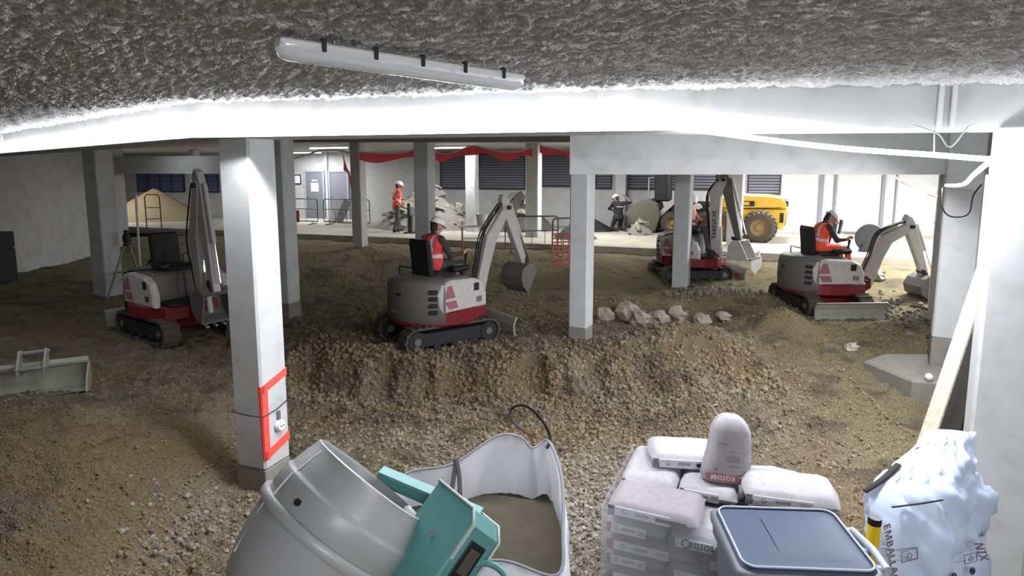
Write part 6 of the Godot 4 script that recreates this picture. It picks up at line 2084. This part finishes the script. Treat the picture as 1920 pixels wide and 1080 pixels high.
func heap(called: String, label: String, at: Vector3, r: Vector3, m: Material, sd: int, chunks: int):
	var t := thing(called, label, "heap", at)
	var n := FastNoiseLite.new()
	n.seed = sd; n.frequency = 1.0
	var rough := 0.12 if chunks else 0.03
	var rows := []
	for i in 17:
		var q := 1.0 - i / 16.0
		var row := []
		for k in 40:
			var a := TAU * k / 40
			var e := 1.0 + 0.12 * n.get_noise_2d(cos(a) * 2.0, sin(a) * 2.0 + 9.0)
			var x := cos(a) * q; var z := sin(a) * q
			row.append(Vector3(x * r.x * e, heap_height(n, rough, x, z) * r.y - (0.05 if i == 0 else 0.0), z * r.z * e))
		rows.append(row)
	var g := G.new()
	g.strip(rows, true)
	obj("mound", g, m, t)
	var lr := RandomNumberGenerator.new()
	lr.seed = sd
	var meshes := [stone_mesh(sd + 40, 0.8), stone_mesh(sd + 41, 0.5), stone_mesh(sd + 42, 0.9)]
	var slab := G.new(); slab.box(Vector3.ZERO, Vector3(2.4, 0.3, 1.5), 0.03)
	var sl := slab.mesh()
	for i in chunks:
		var a := lr.randf_range(-0.3, PI + 0.3); var q := sqrt(lr.randf()) * 0.9
		var x := cos(a) * q; var z := sin(a) * q
		var s := lr.randf_range(0.09, 0.26) * minf(r.x, 1.0)
		var b := Basis.from_euler(Vector3(lr.randf_range(-0.6, 0.6), lr.randf() * TAU, lr.randf_range(-0.6, 0.6))).scaled(Vector3.ONE * s)
		inst("chunk" if i % 4 else "slab_piece", sl if i % 4 == 0 else meshes[i % 3], mats.concrete_dusty if i % 3 else mats.concrete, t, Transform3D(b, Vector3(x * r.x, heap_height(n, rough, x, z) * r.y + s * 0.3, z * r.z)))

# ---------------------------------------------------------------- small things
func small_things():
	var g: G
	# level on a tripod beside the left column
	var at := P(-8.05, gh(-8.05, 12.75), 12.75)
	var t := thing("survey_tripod", "survey level on a pale tripod in the dark left of the folded excavator", "tripod", at)
	for q in [[-0.35, 0.25], [0.42, 0.15], [0.02, -0.4]]:
		g = G.new()
		g.tube([Vector3(q[0] * 0.12, 1.12, q[1] * 0.12), Vector3(q[0], 0.0, q[1])], 0.022, 6)
		obj("leg", g, mats.steel_grey_paint, t)
	g = G.new(); g.tube([Vector3(-0.17, 0.55, 0.12), Vector3(0.20, 0.55, 0.07), Vector3(0.01, 0.55, -0.19)], 0.012, 5, true)
	obj("spreader", g, mats.steel, t)
	g = G.new(); g.cyl(Vector3(0, 1.10, 0), Vector3(0, 1.15, 0), 0.08, 14)
	obj("head_plate", g, mats.steel_dark, t)
	g = G.new(); g.box(Vector3(0, 1.25, 0), Vector3(0.15, 0.18, 0.13), 0.03); g.cyl(Vector3(0, 1.33, 0), Vector3(0, 1.42, 0), 0.05, 12)
	obj("rotating_laser", g, mats.steel_dark, t)
	g = G.new(); g.cyl(Vector3(0, 0, 0), Vector3(0.04, 2.15, 0), 0.025, 8)
	var pole := obj("white_pole", g, mats.wire_white); pole.position = P(-8.35, gh(-8.35, 13.6), 13.6)
	tag(pole, "tall thin white pole standing behind the survey tripod", "pole")
	g = G.new()
	for i in 5:
		var c := Vector3(0.06 * i - 0.1, 0.55 + 0.07 * sin(i * 2.0), 0.03 * i)
		var ring := []
		for k in 14: ring.append(c + Vector3(cos(TAU * k / 14) * (0.16 + 0.02 * i), sin(TAU * k / 14) * 0.15, sin(TAU * k / 7.0) * 0.03))
		g.tube(ring, 0.018, 6, true)
	g.tube([Vector3(0.1, 0.4, 0), Vector3(0.35, 0.02, 0.1)], 0.018, 6)
	g.tube([Vector3(-0.1, 0.4, 0), Vector3(-0.15, 0.0, 0)], 0.018, 6)
	var coil := obj("hose_coil", g, mats.wire_black); coil.position = P(-7.75, gh(-7.75, 13.3), 13.3)
	tag(coil, "tangle of black hose hanging right of the survey tripod", "hose")
	# trolley frame by the portal
	t = thing("hand_trolley", "thin metal hand trolley standing beside the portal column in the far left", "trolley", P(-12.9, SLAB, 21.6), 0.2)
	g = G.new(); g.tube([Vector3(0, 0, 0), Vector3(0, 1.15, 0), Vector3(0.06, 1.25, 0), Vector3(0.42, 1.25, 0), Vector3(0.48, 1.15, 0), Vector3(0.48, 0, 0)], 0.02, 6)
	obj("frame", g, mats.barrier_metal, t)
	for y in [0.4, 0.8]:
		g = G.new(); g.tube([Vector3(0, y, 0), Vector3(0.48, y, 0)], 0.015, 6)
		obj("cross_bar", g, mats.barrier_metal, t)
	g = G.new(); g.box(Vector3(0.24, 0.02, 0.12), Vector3(0.5, 0.02, 0.26), 0.004)
	obj("toe_plate", g, mats.barrier_metal, t)
	# drilling rig held by the standing worker
	t = thing("core_drill", "upright core drill stand right of the standing worker", "drill", P(-3.45, SLAB, 20.5), 0.3)
	g = G.new(); g.box(Vector3(0, 0.5, 0), Vector3(0.09, 1.0, 0.09), 0.01)
	obj("column_rail", g, mats.steel_dark, t)
	g = G.new(); g.box(Vector3(0.1, 0.75, 0), Vector3(0.2, 0.34, 0.2), 0.04)
	obj("motor", g, mats.steel, t)
	g = G.new(); g.cyl(Vector3(0.12, 0.05, 0), Vector3(0.12, 0.6, 0), 0.075, 14)
	obj("drill_bit", g, mats.steel, t)
	g = G.new(); g.box(Vector3(0.05, 0.02, 0), Vector3(0.45, 0.04, 0.3), 0.01)
	obj("foot_plate", g, mats.steel_dark, t)
	# white bucket on a trestle with a mesh fence
	t = thing("trestle", "low orange and white trestle left of the raised boom in the middle", "trestle", P(-1.05, gh(-1.05, 17.2), 17.2), 0.1)
	for x in [-0.35, 0.35]:
		for s in [-0.2, 0.2]:
			g = G.new(); g.tube([Vector3(x, 0.72, s * 0.3), Vector3(x, 0, s)], 0.025, 6)
			obj("leg", g, mats.mesh_orange, t)
	g = G.new(); g.box(Vector3(0, 0.74, 0), Vector3(0.9, 0.06, 0.16), 0.008)
	obj("top_bar", g, mats.tape_white, t)
	g = G.new(); g.box(Vector3(0, 0.4, 0.06), Vector3(0.72, 0.05, 0.02), 0.004)
	obj("lower_bar", g, mats.tape_white, t)
	t = thing("white_bucket", "white plastic bucket standing on the low trestle", "bucket", P(-0.85, gh(-1.05, 17.2) + 0.772, 17.2))
	g = G.new(); g.lathe([Vector2(0.0, 0.0), Vector2(0.13, 0.0), Vector2(0.16, 0.28), Vector2(0.17, 0.28), Vector2(0.17, 0.31), Vector2(0.155, 0.31), Vector2(0.12, 0.03), Vector2(0.0, 0.03)], 20)
	obj("pail", g, mats.white_plastic, t)
	g = G.new(); g.tube(smooth_path([Vector3(-0.17, 0.29, 0), Vector3(-0.12, 0.4, 0.02), Vector3(0.12, 0.4, 0.02), Vector3(0.17, 0.29, 0)], 5), 0.006, 5)
	obj("bail_handle", g, mats.steel, t)
	t = thing("mesh_fence", "orange plastic mesh fence sagging left of the middle column", "fence", P(1.45, gh(1.45, 15.0), 15.0), 0.2)
	for i in 6:
		g = G.new(); g.box(Vector3(0, 0.12 + i * 0.14, 0.02 * sin(i * 1.7)), Vector3(1.0, 0.035, 0.012), 0.002, Basis(Vector3(0, 0, 1), 0.05 * sin(i * 2.1)))
		obj("strand", g, mats.mesh_orange, t)
	for i in 8:
		g = G.new(); g.box(Vector3(-0.48 + i * 0.137, 0.47, 0.01), Vector3(0.03, 0.86, 0.012), 0.002, Basis(Vector3(0, 0, 1), 0.06 * sin(i * 1.9)))
		obj("strand", g, mats.mesh_orange, t)
	# things on the bright slab at the right
	t = thing("reel_disc", "round dark disc standing on edge on the bright slab", "disc", P(9.15, SLAB, 15.6), -0.2)
	g = G.new(); g.xf = Transform3D(Basis(Vector3(1, 0, 0), PI / 2), Vector3(0, 0.36, 0)); g.lathe([Vector2(0.0, -0.03), Vector2(0.34, -0.03), Vector2(0.36, 0.0), Vector2(0.34, 0.03), Vector2(0.0, 0.03)], 32)
	obj("disc", g, mats.steel_dark, t)
	g = G.new(); g.prism([[-0.24, 0.0], [0.05, 0.0], [-0.05, 0.22], [-0.18, 0.2]], -0.08, 0.08, Transform3D.IDENTITY, 0.01)
	obj("stand", g, mats.steel_dark, t)
	t = thing("tool_bin", "dark tools standing upright in a pale bucket beyond the right driver", "tools", P(8.35, SLAB, 15.9), 0.0)
	g = G.new(); g.lathe([Vector2(0.0, 0.0), Vector2(0.20, 0.0), Vector2(0.25, 0.45), Vector2(0.235, 0.45), Vector2(0.18, 0.05), Vector2(0.0, 0.05)], 20)
	obj("pail", g, mats.tape_white, t)
	for i in 7:
		g = G.new()
		var a := i * 0.9
		g.tube([Vector3(cos(a) * 0.1, 0.06, sin(a) * 0.1), Vector3(cos(a) * 0.22, 0.75 + 0.06 * (i % 3), sin(a) * 0.16)], [0.018, 0.04], 6)
		obj("tool", g, mats.steel_dark, t)
	# pointed white plate beyond the half-hidden excavator
	g = G.new(); g.prism([[0.0, 0.0], [0.14, 0.16], [0.16, 0.34], [0.09, 0.56], [0.03, 0.40], [-0.10, 0.30], [-0.08, 0.12]], -0.03, 0.03, Transform3D.IDENTITY, 0.008)
	var pl := obj("steel_plate", g, mats.tape_white); pl.position = P(5.55, gh(5.55, 13.9), 13.9)
	tag(pl, "small white pointed plate standing in the earth right of the half-hidden excavator", "plate")
	# cables by the right column
	g = G.new(); g.tube(smooth_path([P(2.62, 2.92, 4.12), P(2.78, 2.86, 4.08), P(2.86, 2.77, 4.06), P(2.98, 2.90, 4.08), P(3.04, 2.92, 4.1)], 6), 0.005, 5)
	tag(obj("cable_loop", g, mats.wire_white), "white cable drooping in a V under the front beam's right end", "cable")
	g = G.new(); g.tube(smooth_path([P(5.30, 2.42, 7.6), P(5.32, 2.2, 7.6), P(5.42, 2.08, 7.62), P(5.58, 2.06, 7.62), P(5.70, 2.12, 7.64), P(5.74, 2.32, 7.66), P(5.86, 2.46, 7.7)], 6), 0.009, 5)
	tag(obj("cable_loop", g, mats.wire_black), "black cable hanging in a loop beside the second right column", "cable")
	# white ball-like stone on the footing, roll of sheeting at the far right
	g = G.new(); g.ball(Vector3(0, 0.05, 0), Vector3(0.05, 0.05, 0.05), 12, 8)
	var cap := obj("white_ball", g, mats.white_plastic); cap.position = P(5.35, -0.045, 7.6)
	tag(cap, "small white ball lying on the concrete footing", "ball")
	t = thing("sheeting_roll", "pale blue-white roll of sheeting standing right of the near right column", "roll", P(3.86, gh(3.86, 4.0), 4.0))
	g = G.new(); g.tube([Vector3(0, 0, 0), Vector3(0.02, 1.55, 0)], 0.07, 16)
	obj("sheet", g, mats.bag_white, t)
	g = G.new(); g.tube([Vector3(0.02, 1.55, 0), Vector3(0.02, 1.6, 0)], 0.045, 12)
	obj("core_tube", g, mats.steel_dark, t)
	# fittings on the left wall
	t = thing("wall_bracket", "small dark lamp bracket high on the left wall", "bracket", P(-12.35, 2.2, 14.6), 0.0)
	g = G.new(); g.box(Vector3(0.0, 0, 0), Vector3(0.1, 0.16, 0.1), 0.02); g.tube([Vector3(0.02, 0, 0), Vector3(0.2, 0.06, 0.04)], 0.03, 8)
	obj("arm", g, mats.steel_dark, t)
	t = thing("wall_cabinet", "dark cabinet with a knob standing at the left wall on the edge of view", "cabinet", P(-12.35, 0.0, 14.6), 1.5)
	g = G.new(); g.box(Vector3(0, 0.6, 0), Vector3(0.6, 1.2, 0.4), 0.02)
	obj("body", g, mats.steel_dark, t)
	g = G.new(); g.ball(Vector3(0.2, 0.8, 0.22), Vector3(0.04, 0.04, 0.04), 10, 6)
	obj("knob", g, mats.steel, t)
